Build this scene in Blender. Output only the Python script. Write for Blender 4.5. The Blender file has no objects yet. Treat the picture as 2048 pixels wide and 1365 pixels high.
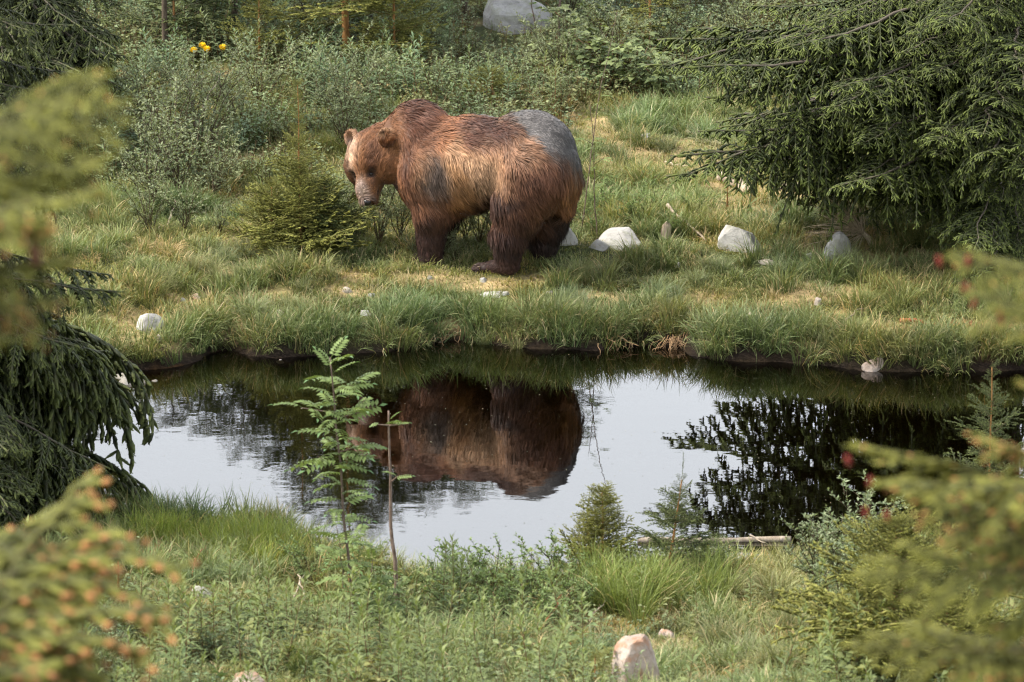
import bpy, math, random
import numpy as np
from mathutils import Vector, Matrix, Euler

# ------------------------------------------------------------------ camera, sky, sun
scene = bpy.context.scene
COL = scene.collection
F_PX, CX, CY, PITCH, CAM_Z = 9600.0, 1024.0, 682.5, math.radians(14.52), 10.0
cam_data = bpy.data.cameras.new('camera')
cam_data.sensor_width = 36.0
cam_data.lens = 36.0 * F_PX / 2048.0
cam_data.clip_start, cam_data.clip_end = 0.5, 5000.0
cam_data.dof.use_dof = True
cam_data.dof.focus_distance = 40.6
cam_data.dof.aperture_fstop = 4.5
cam = bpy.data.objects.new('camera', cam_data)
cam.location = (0, 0, CAM_Z)
cam.rotation_euler = (math.radians(90) - PITCH, 0, 0)
COL.objects.link(cam)
scene.camera = cam

SUN_DIR = Vector((-0.60, -0.04, 0.80)).normalized()          # towards the sun
sun_el = math.asin(SUN_DIR.z)
sun_az = math.atan2(SUN_DIR.x, SUN_DIR.y)                    # clockwise from +Y
world = bpy.data.worlds.new('World'); scene.world = world
world.use_nodes = True
wn = world.node_tree.nodes; wl = world.node_tree.links
sky = wn.new('ShaderNodeTexSky'); sky.sky_type = 'NISHITA'; sky.sun_disc = False
sky.sun_elevation = sun_el; sky.sun_rotation = sun_az
sky.altitude = 100; sky.air_density = 1.0; sky.dust_density = 5.0; sky.ozone_density = 1.0
# bright summer haze and thin cloud over the Nishita sky: whiter towards the horizon on every side
geo_w = wn.new('ShaderNodeTexCoord'); sep = wn.new('ShaderNodeSeparateXYZ'); wl.new(geo_w.outputs['Generated'], sep.inputs[0])
veil = wn.new('ShaderNodeMapRange'); veil.interpolation_type = 'SMOOTHSTEP'; veil.clamp = True
veil.inputs['From Min'].default_value = 0.30; veil.inputs['From Max'].default_value = 0.80
veil.inputs['To Min'].default_value = 0.95; veil.inputs['To Max'].default_value = 0.12
wl.new(sep.outputs[2], veil.inputs[0])
cn = wn.new('ShaderNodeTexNoise'); cn.inputs['Scale'].default_value = 3.0; cn.inputs['Detail'].default_value = 5; wl.new(geo_w.outputs['Generated'], cn.inputs['Vector'])
cm = wn.new('ShaderNodeMapRange'); cm.inputs['From Min'].default_value = .3; cm.inputs['From Max'].default_value = .7; cm.inputs['To Min'].default_value = .82; cm.inputs['To Max'].default_value = 1.05
wl.new(cn.outputs['Fac'], cm.inputs[0])
mul = wn.new('ShaderNodeMath'); mul.operation = 'MULTIPLY'; mul.use_clamp = True; wl.new(veil.outputs[0], mul.inputs[0]); wl.new(cm.outputs[0], mul.inputs[1])
wm = wn.new('ShaderNodeMix'); wm.data_type = 'RGBA'
wl.new(mul.outputs[0], wm.inputs[0]); wl.new(sky.outputs[0], wm.inputs[6]); wm.inputs[7].default_value = (14.2, 14.8, 15.6, 1)
wl.new(wm.outputs[2], wn['Background'].inputs[0])
wn['Background'].inputs[1].default_value = 0.15
sun_data = bpy.data.lights.new('sun', 'SUN'); sun_data.energy = 4.2; sun_data.angle = math.radians(1.0)
sun_data.color = (1.0, 0.94, 0.84)
sun = bpy.data.objects.new('sun', sun_data); COL.objects.link(sun)
sun.rotation_euler = (-SUN_DIR).to_track_quat('-Z', 'Y').to_euler()
sun.location = (-20, 20, 40)
scene.view_settings.view_transform = 'Standard'
scene.view_settings.look = 'None'
scene.view_settings.exposure = 0.42
scene.view_settings.gamma = 1.0
scene.view_settings.use_curve_mapping = False
scene.cycles.max_bounces = 6
scene.cycles.transparent_max_bounces = 8
scene.cycles.diffuse_bounces = 2
scene.cycles.glossy_bounces = 2
scene.cycles.caustics_reflective = False
scene.cycles.caustics_refractive = False
scene.cycles.sample_clamp_indirect = 4.0
scene.cycles.use_denoising = True
scene.cycles.denoiser = 'OPENIMAGEDENOISE'
scene.cycles.denoising_input_passes = 'RGB_ALBEDO_NORMAL'
scene.cycles.denoising_prefilter = 'ACCURATE'
scene.cycles.filter_width = 1.2
scene.cycles.use_adaptive_sampling = True
scene.cycles.adaptive_threshold = 0.02

rng = np.random.default_rng(11)
random.seed(5)

# ------------------------------------------------------------------ small maths
def lin(c):
    c = np.asarray(c, float) / 255.0
    return np.where(c <= 0.04045, c / 12.92, ((c + 0.055) / 1.055) ** 2.4)

def sst(a, b, x):
    t = np.clip((x - a) / (b - a), 0, 1)
    return t * t * (3 - 2 * t)

def norm(v):
    return v / np.maximum(np.linalg.norm(v, axis=-1, keepdims=True), 1e-9)

def _hash(ix, iy, iz, seed):
    h = (ix * 374761393 + iy * 668265263 + iz * 2147483647 + seed * 1274126177) & 0xffffffff
    h = ((h ^ (h >> 13)) * 1274126177) & 0xffffffff
    return ((h ^ (h >> 16)) & 0xffff) / 65535.0

def vnoise(p, scale=1.0, seed=0):
    p = np.asarray(p, float) * scale
    i = np.floor(p).astype(np.int64); f = p - i; f = f * f * (3 - 2 * f)
    out = 0
    for dx in (0, 1):
        wx = f[..., 0] if dx else 1 - f[..., 0]
        for dy in (0, 1):
            wy = f[..., 1] if dy else 1 - f[..., 1]
            for dz in (0, 1):
                wz = f[..., 2] if dz else 1 - f[..., 2]
                out = out + wx * wy * wz * _hash(i[..., 0] + dx, i[..., 1] + dy, i[..., 2] + dz, seed)
    return out                                                # 0..1

def fbm(p, scale=1.0, seed=0, oct=3):
    a, s, tot, out = 1.0, scale, 0, 0
    for k in range(oct):
        out = out + a * vnoise(p, s, seed + k * 17); tot += a; a *= .5; s *= 2.1
    return out / tot

FWD = np.array([0, math.cos(PITCH), -math.sin(PITCH)])
UPV = np.array([0, math.sin(PITCH), math.cos(PITCH)])
def ray(px, py):
    return FWD + (px - CX) / F_PX * np.array([1., 0, 0]) - (py - CY) / F_PX * UPV
def at_z(px, py, z=0.0):
    d = ray(px, py); return np.array([0, 0, CAM_Z]) + d * ((z - CAM_Z) / d[2])
def at_d(px, py, D):
    d = ray(px, py); return np.array([0, 0, CAM_Z]) + d * (D / d[1])
def project(P):
    q = np.asarray(P, float) - np.array([0, 0, CAM_Z])
    dep = q @ FWD
    return CX + F_PX * q[..., 0] / dep, CY - F_PX * (q @ UPV) / dep

# ------------------------------------------------------------------ pond outline and terrain
POND_PX = [(-500, 790), (-200, 770), (100, 765), (225, 744), (330, 736), (400, 722), (415, 706), (455, 700), (500, 712), (560, 716),
           (640, 712), (730, 706), (830, 701), (865, 686), (930, 683), (1000, 691), (1100, 698), (1205, 701), (1240, 690),
           (1310, 688), (1372, 691), (1392, 713), (1450, 720), (1560, 722), (1620, 729), (1740, 741), (1880, 744), (1960, 742),
           (2080, 738), (2300, 765), (2400, 850), (2320, 1000), (2080, 1060), (1900, 1105), (1750, 1130), (1700, 1140), (1600, 1146),
           (1500, 1150), (1400, 1156), (1300, 1162), (1200, 1172), (1100, 1184), (1000, 1190), (900, 1184), (830, 1172),
           (760, 1150), (690, 1128), (640, 1110), (600, 1086), (560, 1070), (450, 1060), (330, 1048), (200, 1032), (0, 1024), (-500, 1020)]
POND = np.array([at_z(x, y, 0.0)[:2] for x, y in POND_PX])

def pond_sd(x, y):
    """signed distance to the pond outline, negative on the water"""
    x = np.asarray(x, float); y = np.asarray(y, float)
    d2 = np.full(x.shape, 1e9); inside = np.zeros(x.shape, bool)
    n = len(POND)
    for i in range(n):
        ax, ay = POND[i]; bx, by = POND[(i + 1) % n]
        ex, ey = bx - ax, by - ay
        t = np.clip(((x - ax) * ex + (y - ay) * ey) / (ex * ex + ey * ey), 0, 1)
        d2 = np.minimum(d2, (x - ax - t * ex) ** 2 + (y - ay - t * ey) ** 2)
        c = (ay > y) != (by > y)
        with np.errstate(divide='ignore', invalid='ignore'):
            xi = ax + (y - ay) / (by - ay if by != ay else 1e-9) * ex
        inside ^= c & (x < xi)
    d = np.sqrt(d2)
    return np.where(inside, -d, d)

def terrain(x, y):
    x = np.asarray(x, float); y = np.asarray(y, float)
    d = pond_sd(x, y)
    p = np.stack([x, y, np.zeros_like(x)], -1)
    d = d + 0.10 * (vnoise(p, 3.1, 3) - .5)
    far = sst(34.5, 37.5, y)
    out = 0.015 + (0.05 + 0.09 * far) * sst(0.0, 0.16, d) + (0.10 + 0.12 * far) * sst(.1, 1.9, d) + 0.05 * sst(1.5, 6, d) \
        + 0.5 * sst(4, 30, d) * far + 0.4 * sst(1.2, 5, d) * (1 - far)
    bumps = 0.16 * (fbm(p, .9, 5) - .5) + 0.06 * (vnoise(p, 3.3, 9) - .5)
    out = out + bumps * sst(.15, 1.2, d)
    inn = -0.02 - 0.55 * sst(0.0, 1.5, -d)
    z = np.where(d > 0, out, inn)
    hill = np.where(y < 27, 8.0 * np.clip((27 - y) / 27, 0, 3) ** 1.5, 0)
    z = z + np.minimum(hill, 14)
    r = np.sqrt(x * x + (y - 40) ** 2)
    z = z + 2.0 * sst(40, 200, r) * (1 - far * .4)
    return z

pond_sd_exact, terrain_exact = pond_sd, terrain
_gx = np.arange(-12, 12.01, .06); _gy = np.arange(10, 62.01, .06)
_GX, _GY = np.meshgrid(_gx, _gy, indexing='ij')
_GD = pond_sd_exact(_GX, _GY)
pond_sd = lambda x, y: _GD                                      # terrain_exact reads the grid once
_GZ = terrain_exact(_GX, _GY)
def _look(G, x, y):
    fx = np.clip((x - _gx[0]) / .06, 0, len(_gx) - 1.001); fy = np.clip((y - _gy[0]) / .06, 0, len(_gy) - 1.001)
    i, j = fx.astype(int), fy.astype(int); u, v = fx - i, fy - j
    return (G[i, j] * (1 - u) + G[i + 1, j] * u) * (1 - v) + (G[i, j + 1] * (1 - u) + G[i + 1, j + 1] * u) * v
def pond_sd(x, y):
    x = np.asarray(x, float); y = np.asarray(y, float)
    near = (np.abs(x) < 11.9) & (y > 10.1) & (y < 61.9)
    out = _look(_GD, x, y)
    if not near.all(): out = np.where(near, out, pond_sd_exact(x, y))
    return out
def terrain(x, y):
    x = np.asarray(x, float); y = np.asarray(y, float)
    near = (np.abs(x) < 11.9) & (y > 10.1) & (y < 61.9)
    out = _look(_GZ, x, y)
    if not near.all(): out = np.where(near, out, terrain_exact(x, y))
    return out

def pg(px, py, dz=0.0):
    """pixel -> point on the terrain"""
    z = 0.3
    for _ in range(8):
        P = at_z(px, py, z)
        z = 0.5 * z + 0.5 * (float(terrain(np.array([P[0]]), np.array([P[1]]))[0]))
    P = at_z(px, py, z); P[2] = float(terrain(np.array([P[0]]), np.array([P[1]]))[0]) + dz
    return P

# ------------------------------------------------------------------ mesh helpers
def mesh_np(name, V, faces, C=None, mat=None, smooth=True, extra=None):
    """V (n,3); faces: list of int arrays (m,3) or (m,4); C (n,3) linear colours"""
    V = np.asarray(V, np.float32)
    me = bpy.data.meshes.new(name)
    me.vertices.add(len(V)); me.vertices.foreach_set('co', V.ravel())
    li, starts, off = [], [], 0
    for f in faces:
        f = np.asarray(f, np.int32)
        if not len(f): continue
        k = f.shape[1]
        li.append(f.ravel()); starts.append(off + np.arange(len(f)) * k); off += f.size
    li = np.concatenate(li); starts = np.concatenate(starts).astype(np.int32)
    me.loops.add(len(li)); me.loops.foreach_set('vertex_index', li)
    me.polygons.add(len(starts)); me.polygons.foreach_set('loop_start', starts)
    me.update(calc_edges=True)
    if smooth: me.polygons.foreach_set('use_smooth', np.ones(len(starts), bool))
    if C is not None:
        a = me.color_attributes.new('col', 'FLOAT_COLOR', 'POINT')
        c4 = np.ones((len(V), 4), np.float32); c4[:, :3] = C
        a.data.foreach_set('color', c4.ravel())
    if mat is not None:
        me.materials.append(mat)
    return me

class MB:
    """collects vertices, faces and colours of one mesh"""
    def __init__(s): s.V, s.T, s.Q, s.C, s.n = [], [], [], [], 0
    def add(s, V, T=None, Q=None, C=(1, 1, 1)):
        V = np.asarray(V, float).reshape(-1, 3)
        C = np.asarray(C, float)
        s.C.append(np.broadcast_to(C, V.shape) if C.ndim < 2 else C.reshape(-1, 3)); s.V.append(V)
        if T is not None and len(T): s.T.append(np.asarray(T) + s.n)
        if Q is not None and len(Q): s.Q.append(np.asarray(Q) + s.n)
        s.n += len(V)
    def mesh(s, name, mat, smooth=True):
        fs = ([np.concatenate(s.T)] if s.T else []) + ([np.concatenate(s.Q)] if s.Q else [])
        return mesh_np(name, np.concatenate(s.V), fs, np.concatenate(s.C), mat, smooth)
    def tube(s, P, R, C=(1, 1, 1), sides=6):
        P = np.asarray(P, float); n = len(P); R = np.broadcast_to(np.asarray(R, float), (n,))
        T = norm(np.gradient(P, axis=0))
        ref = np.array([0, 0, 1.]) if abs(T[:, 2].mean()) < .85 else np.array([1., 0, 0])
        A = norm(np.cross(T, ref)); B = np.cross(T, A)
        a = np.arange(sides) * 2 * math.pi / sides
        ring = P[:, None] + R[:, None, None] * (A[:, None] * np.cos(a)[None, :, None] + B[:, None] * np.sin(a)[None, :, None])
        i = np.arange(n - 1)[:, None] * sides; j = np.arange(sides)[None]; k = (j + 1) % sides
        Q = np.stack([i + j, i + k, i + sides + k, i + sides + j], -1).reshape(-1, 4)
        C = np.asarray(C, float)
        Cv = np.repeat(C, sides, 0) if C.ndim == 2 else C
        caps = np.array([[0, jj + 1, jj] for jj in range(1, sides - 1)] + [[(n - 1) * sides, (n - 1) * sides + jj, (n - 1) * sides + jj + 1] for jj in range(1, sides - 1)])
        s.add(ring.reshape(-1, 3), T=caps, Q=Q, C=Cv)
    def leaves(s, P, D, N, L, W, C, fold=.25, curl=0.0):
        """many folded lance/oval leaves: base P, direction D, upper side N"""
        P = np.asarray(P, float); m = len(P)
        D = norm(D); S = norm(np.cross(D, N)); N = np.cross(S, D)
        L = np.broadcast_to(np.asarray(L, float), (m,))[:, None]; W = np.broadcast_to(np.asarray(W, float), (m,))[:, None]
        mid = P + D * L * .45 - N * L * curl * .1
        l = mid - S * W * .5 + N * W * fold; r = mid + S * W * .5 + N * W * fold
        tip = P + D * L - N * L * curl
        V = np.stack([P, l, tip, r, mid], 1).reshape(-1, 3)
        i = np.arange(m)[:, None] * 5
        T = np.concatenate([i + np.array([[0, 4, 1]]), i + np.array([[1, 4, 2]]), i + np.array([[0, 3, 4]]), i + np.array([[4, 3, 2]])])
        C = np.asarray(C, float)
        Cv = np.repeat(C, 5, 0) if C.ndim == 2 else C
        s.add(V, T=T, C=Cv)
    def blades(s, P, az, L, lean, W, C0, C1, bend=.6):
        """grass blades: base P, heading az, length, lean from upright, width, root and tip colours"""
        P = np.asarray(P, float); m = len(P)
        H = np.stack([np.cos(az), np.sin(az), np.zeros(m)], -1); S = np.stack([-np.sin(az), np.cos(az), np.zeros(m)], -1)
        # blade turns its flat side a random way
        tw = s_rng.uniform(-1.2, 1.2, m)[:, None]; S2 = S * np.cos(tw) + H * np.sin(tw)
        L = np.broadcast_to(L, (m,))[:, None]; lean = np.broadcast_to(lean, (m,))[:, None]; W = np.broadcast_to(W, (m,))[:, None]
        up = np.array([0, 0, 1.])
        a1 = lean * .6; a2 = lean * (1 + bend); a3 = lean * (1 + 2.2 * bend)
        p1 = P + L * .45 * (up * np.cos(a1) + H * np.sin(a1))
        p2 = p1 + L * .32 * (up * np.cos(a2) + H * np.sin(a2))
        p3 = p2 + L * .25 * (up * np.cos(a3) + H * np.sin(a3))
        V = np.stack([P - S2 * W * .5, P + S2 * W * .5, p1 - S2 * W * .5, p1 + S2 * W * .5, p2 - S2 * W * .35, p2 + S2 * W * .35, p3], 1).reshape(-1, 3)
        i = np.arange(m)[:, None] * 7
        Q = np.concatenate([i + np.array([[0, 1, 3, 2]]), i + np.array([[2, 3, 5, 4]])]); T = i + np.array([[4, 5, 6]])
        C0 = np.broadcast_to(C0, (m, 3)); C1 = np.broadcast_to(C1, (m, 3))
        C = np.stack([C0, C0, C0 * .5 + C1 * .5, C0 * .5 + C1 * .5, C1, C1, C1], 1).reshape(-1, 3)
        s.add(V, T=T, Q=Q, C=C)
s_rng = np.random.default_rng(99)

def link(name, me, parent=None, loc=None, rot=None, scl=None):
    o = bpy.data.objects.new(name, me); COL.objects.link(o)
    if parent is not None: o.parent = parent
    if loc is not None: o.location = loc
    if rot is not None: o.rotation_euler = rot
    if scl is not None: o.scale = (scl, scl, scl) if np.isscalar(scl) else scl
    return o
def tag(o, label=None, cat=None, group=None, kind=None):
    if label: o['label'] = label
    if cat: o['category'] = cat
    if group: o['group'] = group
    if kind: o['kind'] = kind
    return o

# ------------------------------------------------------------------ materials
def new_mat(name):
    m = bpy.data.materials.new(name); m.use_nodes = True
    nt = m.node_tree; nt.nodes.clear()
    out = nt.nodes.new('ShaderNodeOutputMaterial')
    return m, nt, out
def nd(nt, t, **kw):
    n = nt.nodes.new(t)
    for k, v in kw.items():
        if k.startswith('i_'):
            n.inputs[k[2:].replace('_', ' ')].default_value = v
        else: setattr(n, k, v)
    return n
def mixc(nt, a, b, fac, mode='MIX'):
    n = nt.nodes.new('ShaderNodeMix'); n.data_type = 'RGBA'; n.blend_type = mode
    for sock, v in ((n.inputs[0], fac), (n.inputs[6], a), (n.inputs[7], b)):
        if hasattr(v, 'is_output'): nt.links.new(v, sock)
        elif np.isscalar(v): sock.default_value = v
        else: sock.default_value = (*v, 1)
    return n.outputs[2]
def ramp(nt, src, stops):
    r = nt.nodes.new('ShaderNodeValToRGB')
    while len(r.color_ramp.elements) < len(stops): r.color_ramp.elements.new(.5)
    for e, (p, c) in zip(r.color_ramp.elements, stops):
        e.position = p; e.color = (c, c, c, 1) if np.isscalar(c) else (*c, 1)
    nt.links.new(src, r.inputs[0]); return r.outputs[0]
def noise(nt, scale, detail=4, rough=.55, coord=None):
    n = nd(nt, 'ShaderNodeTexNoise'); n.inputs['Scale'].default_value = scale; n.inputs['Detail'].default_value = detail
    n.inputs['Roughness'].default_value = rough
    if coord is not None: nt.links.new(coord, n.inputs['Vector'])
    return n.outputs['Fac']

def leaf_mat(name, instanced=False, trans=.32, rough=.55, spec=.25, var=.22):
    m, nt, out = new_mat(name)
    a = nd(nt, 'ShaderNodeAttribute', attribute_name='col')
    col = a.outputs['Color']
    if instanced:
        t = nd(nt, 'ShaderNodeAttribute', attribute_name='tint', attribute_type='INSTANCER')
        col = mixc(nt, col, t.outputs['Color'], 1.0, 'MULTIPLY')
    g = nd(nt, 'ShaderNodeNewGeometry'); oi = nd(nt, 'ShaderNodeObjectInfo')
    ad = nd(nt, 'ShaderNodeMath', operation='ADD'); nt.links.new(g.outputs['Random Per Island'], ad.inputs[0]); nt.links.new(oi.outputs['Random'], ad.inputs[1])
    mr = nd(nt, 'ShaderNodeMapRange'); mr.inputs['From Max'].default_value = 2.0; mr.inputs['To Min'].default_value = 1 - var; mr.inputs['To Max'].default_value = 1 + var
    nt.links.new(ad.outputs[0], mr.inputs[0])
    cb = nd(nt, 'ShaderNodeCombineColor'); 
    for k in range(3): nt.links.new(mr.outputs[0], cb.inputs[k])
    col = mixc(nt, col, cb.outputs[0], 1.0, 'MULTIPLY')
    b = nd(nt, 'ShaderNodeBsdfPrincipled'); b.inputs['Roughness'].default_value = rough; b.inputs['Specular IOR Level'].default_value = spec
    nt.links.new(col, b.inputs['Base Color'])
    tr = nd(nt, 'ShaderNodeBsdfTranslucent'); nt.links.new(mixc(nt, col, (1.0, 1.0, .55), 1.0, 'MULTIPLY'), tr.inputs['Color'])
    mx = nd(nt, 'ShaderNodeMixShader'); mx.inputs[0].default_value = trans
    nt.links.new(b.outputs[0], mx.inputs[1]); nt.links.new(tr.outputs[0], mx.inputs[2]); nt.links.new(mx.outputs[0], out.inputs[0])
    return m

M = {}
M['leaf'] = leaf_mat('leaf')
M['leaf_scatter'] = leaf_mat('leaf_scatter', True)
M['needle'] = leaf_mat('needle', trans=.18, rough=.6, spec=.2, var=.25)
M['grass'] = leaf_mat('grass', True, trans=.28, rough=.5, spec=.3, var=.25)

def bark_mat(name, c0, c1, scale=30):
    m, nt, out = new_mat(name)
    tc = nd(nt, 'ShaderNodeTexCoord'); mp = nd(nt, 'ShaderNodeMapping'); mp.inputs['Scale'].default_value = (1, 1, .25)
    nt.links.new(tc.outputs['Object'], mp.inputs[0])
    n = noise(nt, scale, 6, .7, mp.outputs[0])
    b = nd(nt, 'ShaderNodeBsdfPrincipled'); b.inputs['Roughness'].default_value = .85; b.inputs['Specular IOR Level'].default_value = .2
    nt.links.new(ramp(nt, n, [(.3, lin(c0)), (.7, lin(c1))]), b.inputs['Base Color'])
    bp_ = nd(nt, 'ShaderNodeBump'); bp_.inputs['Strength'].default_value = .6; bp_.inputs['Distance'].default_value = .01
    nt.links.new(n, bp_.inputs['Height']); nt.links.new(bp_.outputs[0], b.inputs['Normal'])
    nt.links.new(b.outputs[0], out.inputs[0]); return m
M['bark'] = bark_mat('bark', (52, 44, 36), (110, 98, 84))
M['deadwood'] = bark_mat('deadwood', (120, 104, 88), (205, 190, 168), 22)
M['cutwood'] = bark_mat('cutwood', (168, 98, 44), (206, 140, 74), 40)

def rock_mat(name, base, dark, lichen, lichen_amt=.5):
    m, nt, out = new_mat(name)
    tc = nd(nt, 'ShaderNodeTexCoord'); oi = nd(nt, 'ShaderNodeObjectInfo')
    ofs = nd(nt, 'ShaderNodeVectorMath', operation='ADD'); nt.links.new(tc.outputs['Object'], ofs.inputs[0])
    rr = nd(nt, 'ShaderNodeMath', operation='MULTIPLY'); rr.inputs[1].default_value = 37.0; nt.links.new(oi.outputs['Random'], rr.inputs[0]); nt.links.new(rr.outputs[0], ofs.inputs[1])
    n1 = noise(nt, 5, 6, .65, ofs.outputs[0]); n2 = noise(nt, 26, 5, .7, ofs.outputs[0]); n3 = noise(nt, 9, 4, .6, ofs.outputs[0])
    c = mixc(nt, lin(dark), lin(base), ramp(nt, n1, [(.32, 0), (.56, 1)]))
    c = mixc(nt, c, lin((70, 68, 64)), ramp(nt, n2, [(.56, 0), (.72, .55)]))
    c = mixc(nt, c, lin(lichen), ramp(nt, n3, [(.52, 0), (.62, lichen_amt)]))
    b = nd(nt, 'ShaderNodeBsdfPrincipled'); b.inputs['Roughness'].default_value = .85; b.inputs['Specular IOR Level'].default_value = .25
    nt.links.new(c, b.inputs['Base Color'])
    bp_ = nd(nt, 'ShaderNodeBump'); bp_.inputs['Strength'].default_value = .5; bp_.inputs['Distance'].default_value = .02
    nt.links.new(n2, bp_.inputs['Height']); nt.links.new(bp_.outputs[0], b.inputs['Normal'])
    nt.links.new(b.outputs[0], out.inputs[0]); return m
M['rock_pale'] = rock_mat('rock_pale', (180, 178, 173), (136, 134, 130), (150, 152, 128), .45)
M['rock_warm'] = rock_mat('rock_warm', (186, 173, 162), (146, 128, 114), (170, 120, 84), .6)
M['rock_wet'] = rock_mat('rock_wet', (150, 146, 138), (92, 84, 70), (112, 104, 62), .7)

# ------------------------------------------------------------------ instanced ground cover ("stuff")
def scatter(name, P, rot, scl, idx, tint, protos, label, cat):
    P = np.asarray(P, np.float32); n = len(P)
    me = bpy.data.meshes.new(name); me.vertices.add(n); me.vertices.foreach_set('co', P.ravel())
    a = me.attributes.new('rot', 'FLOAT_VECTOR', 'POINT'); a.data.foreach_set('vector', np.asarray(rot, np.float32).ravel())
    a = me.attributes.new('scl', 'FLOAT_VECTOR', 'POINT')
    scl = np.asarray(scl, np.float32)
    if scl.ndim == 1: scl = np.repeat(scl[:, None], 3, 1)
    a.data.foreach_set('vector', np.ascontiguousarray(scl).ravel())
    a = me.attributes.new('idx', 'INT', 'POINT'); a.data.foreach_set('value', np.asarray(idx, np.int32))
    a = me.attributes.new('tint', 'FLOAT_COLOR', 'POINT')
    c4 = np.ones((n, 4), np.float32); c4[:, :3] = tint; a.data.foreach_set('color', c4.ravel())
    o = link(name, me); tag(o, label, cat, kind='stuff')
    coll = bpy.data.collections.new(name + '_sources')
    for k, pm in enumerate(protos):
        po = bpy.data.objects.new('%s_source_%02d' % (name, k), pm); coll.objects.link(po)
    g = bpy.data.node_groups.new(name + '_scatter', 'GeometryNodeTree')
    g.interface.new_socket('Geometry', in_out='INPUT', socket_type='NodeSocketGeometry')
    g.interface.new_socket('Geometry', in_out='OUTPUT', socket_type='NodeSocketGeometry')
    N = g.nodes; Lk = g.links
    gi = N.new('NodeGroupInput'); go = N.new('NodeGroupOutput')
    ci = N.new('GeometryNodeCollectionInfo'); ci.inputs['Collection'].default_value = coll
    ci.inputs['Separate Children'].default_value = True; ci.inputs['Reset Children'].default_value = True
    ip = N.new('GeometryNodeInstanceOnPoints'); ip.inputs['Pick Instance'].default_value = True
    def attr(nm, dt):
        q = N.new('GeometryNodeInputNamedAttribute'); q.data_type = dt; q.inputs['Name'].default_value = nm
        return q.outputs['Attribute']
    er = N.new('FunctionNodeEulerToRotation'); Lk.new(attr('rot', 'FLOAT_VECTOR'), er.inputs[0])
    Lk.new(gi.outputs[0], ip.inputs['Points']); Lk.new(ci.outputs[0], ip.inputs['Instance'])
    Lk.new(attr('idx', 'INT'), ip.inputs['Instance Index']); Lk.new(er.outputs[0], ip.inputs['Rotation'])
    Lk.new(attr('scl', 'FLOAT_VECTOR'), ip.inputs['Scale']); Lk.new(ip.outputs[0], go.inputs[0])
    md = o.modifiers.new('scatter', 'NODES'); md.node_group = g
    return o
# ------------------------------------------------------------------ bare and dry patches (pixel centre, half width px, half height px, kind weight)
PATCH_PX = [(690, 548, 70, 10), (785, 535, 22, 9), (500, 545, 60, 12), (480, 648, 45, 16), (860, 553, 80, 9), (720, 585, 60, 8),
            (960, 572, 70, 9), (1180, 590, 45, 10), (1230, 600, 50, 10), (1085, 556, 40, 8), (1340, 655, 30, 14),
            (1700, 590, 60, 16), (1560, 605, 45, 16), (1500, 650, 40, 22), (1830, 650, 90, 12), (1960, 655, 90, 14), (1620, 575, 40, 14),
            (1690, 630, 40, 10), (380, 600, 60, 12), (320, 690, 40, 12), (900, 650, 40, 8),
            (1340, 300, 120, 26), (1430, 355, 120, 26), (1230, 330, 60, 30), (1480, 410, 90, 16), (1210, 280, 50, 20), (1400, 335, 110, 26), (1560, 385, 110, 14), (1300, 345, 60, 18), (1180, 250, 60, 24), (1500, 395, 60, 12), (1270, 225, 50, 16),
            (240, 152, 90, 16), (470, 320, 90, 12), (560, 315, 50, 8), (1260, 1250, 70, 22), (1240, 1340, 40, 16), (1100, 1240, 50, 14), (420, 1210, 60, 10), (300, 1110, 40, 16), (630, 1095, 22, 12)]
PATCH = []
for x, y, hw, hh in PATCH_PX:
    c = pg(x, y); e = pg(x + hw, y); f = pg(x, y - hh)
    PATCH.append((c[0], c[1], abs(e[0] - c[0]), max(.12, abs(f[1] - c[1]))))
def dryness(x, y):
    p = np.stack([x, y, np.zeros_like(x)], -1)
    w = np.zeros_like(x)
    wob = 1 + .7 * (vnoise(p, 4.0, 41) - .5)
    for cx, cy, rx, ry in PATCH:
        q = ((x - cx) / rx) ** 2 + ((y - cy) / ry) ** 2
        w = np.maximum(w, 1 - sst(.35, 1.5, q * wob))
    w = np.maximum(w, .75 * sst(.60, .78, fbm(p, 1.3, 23)))
    return w

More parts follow.
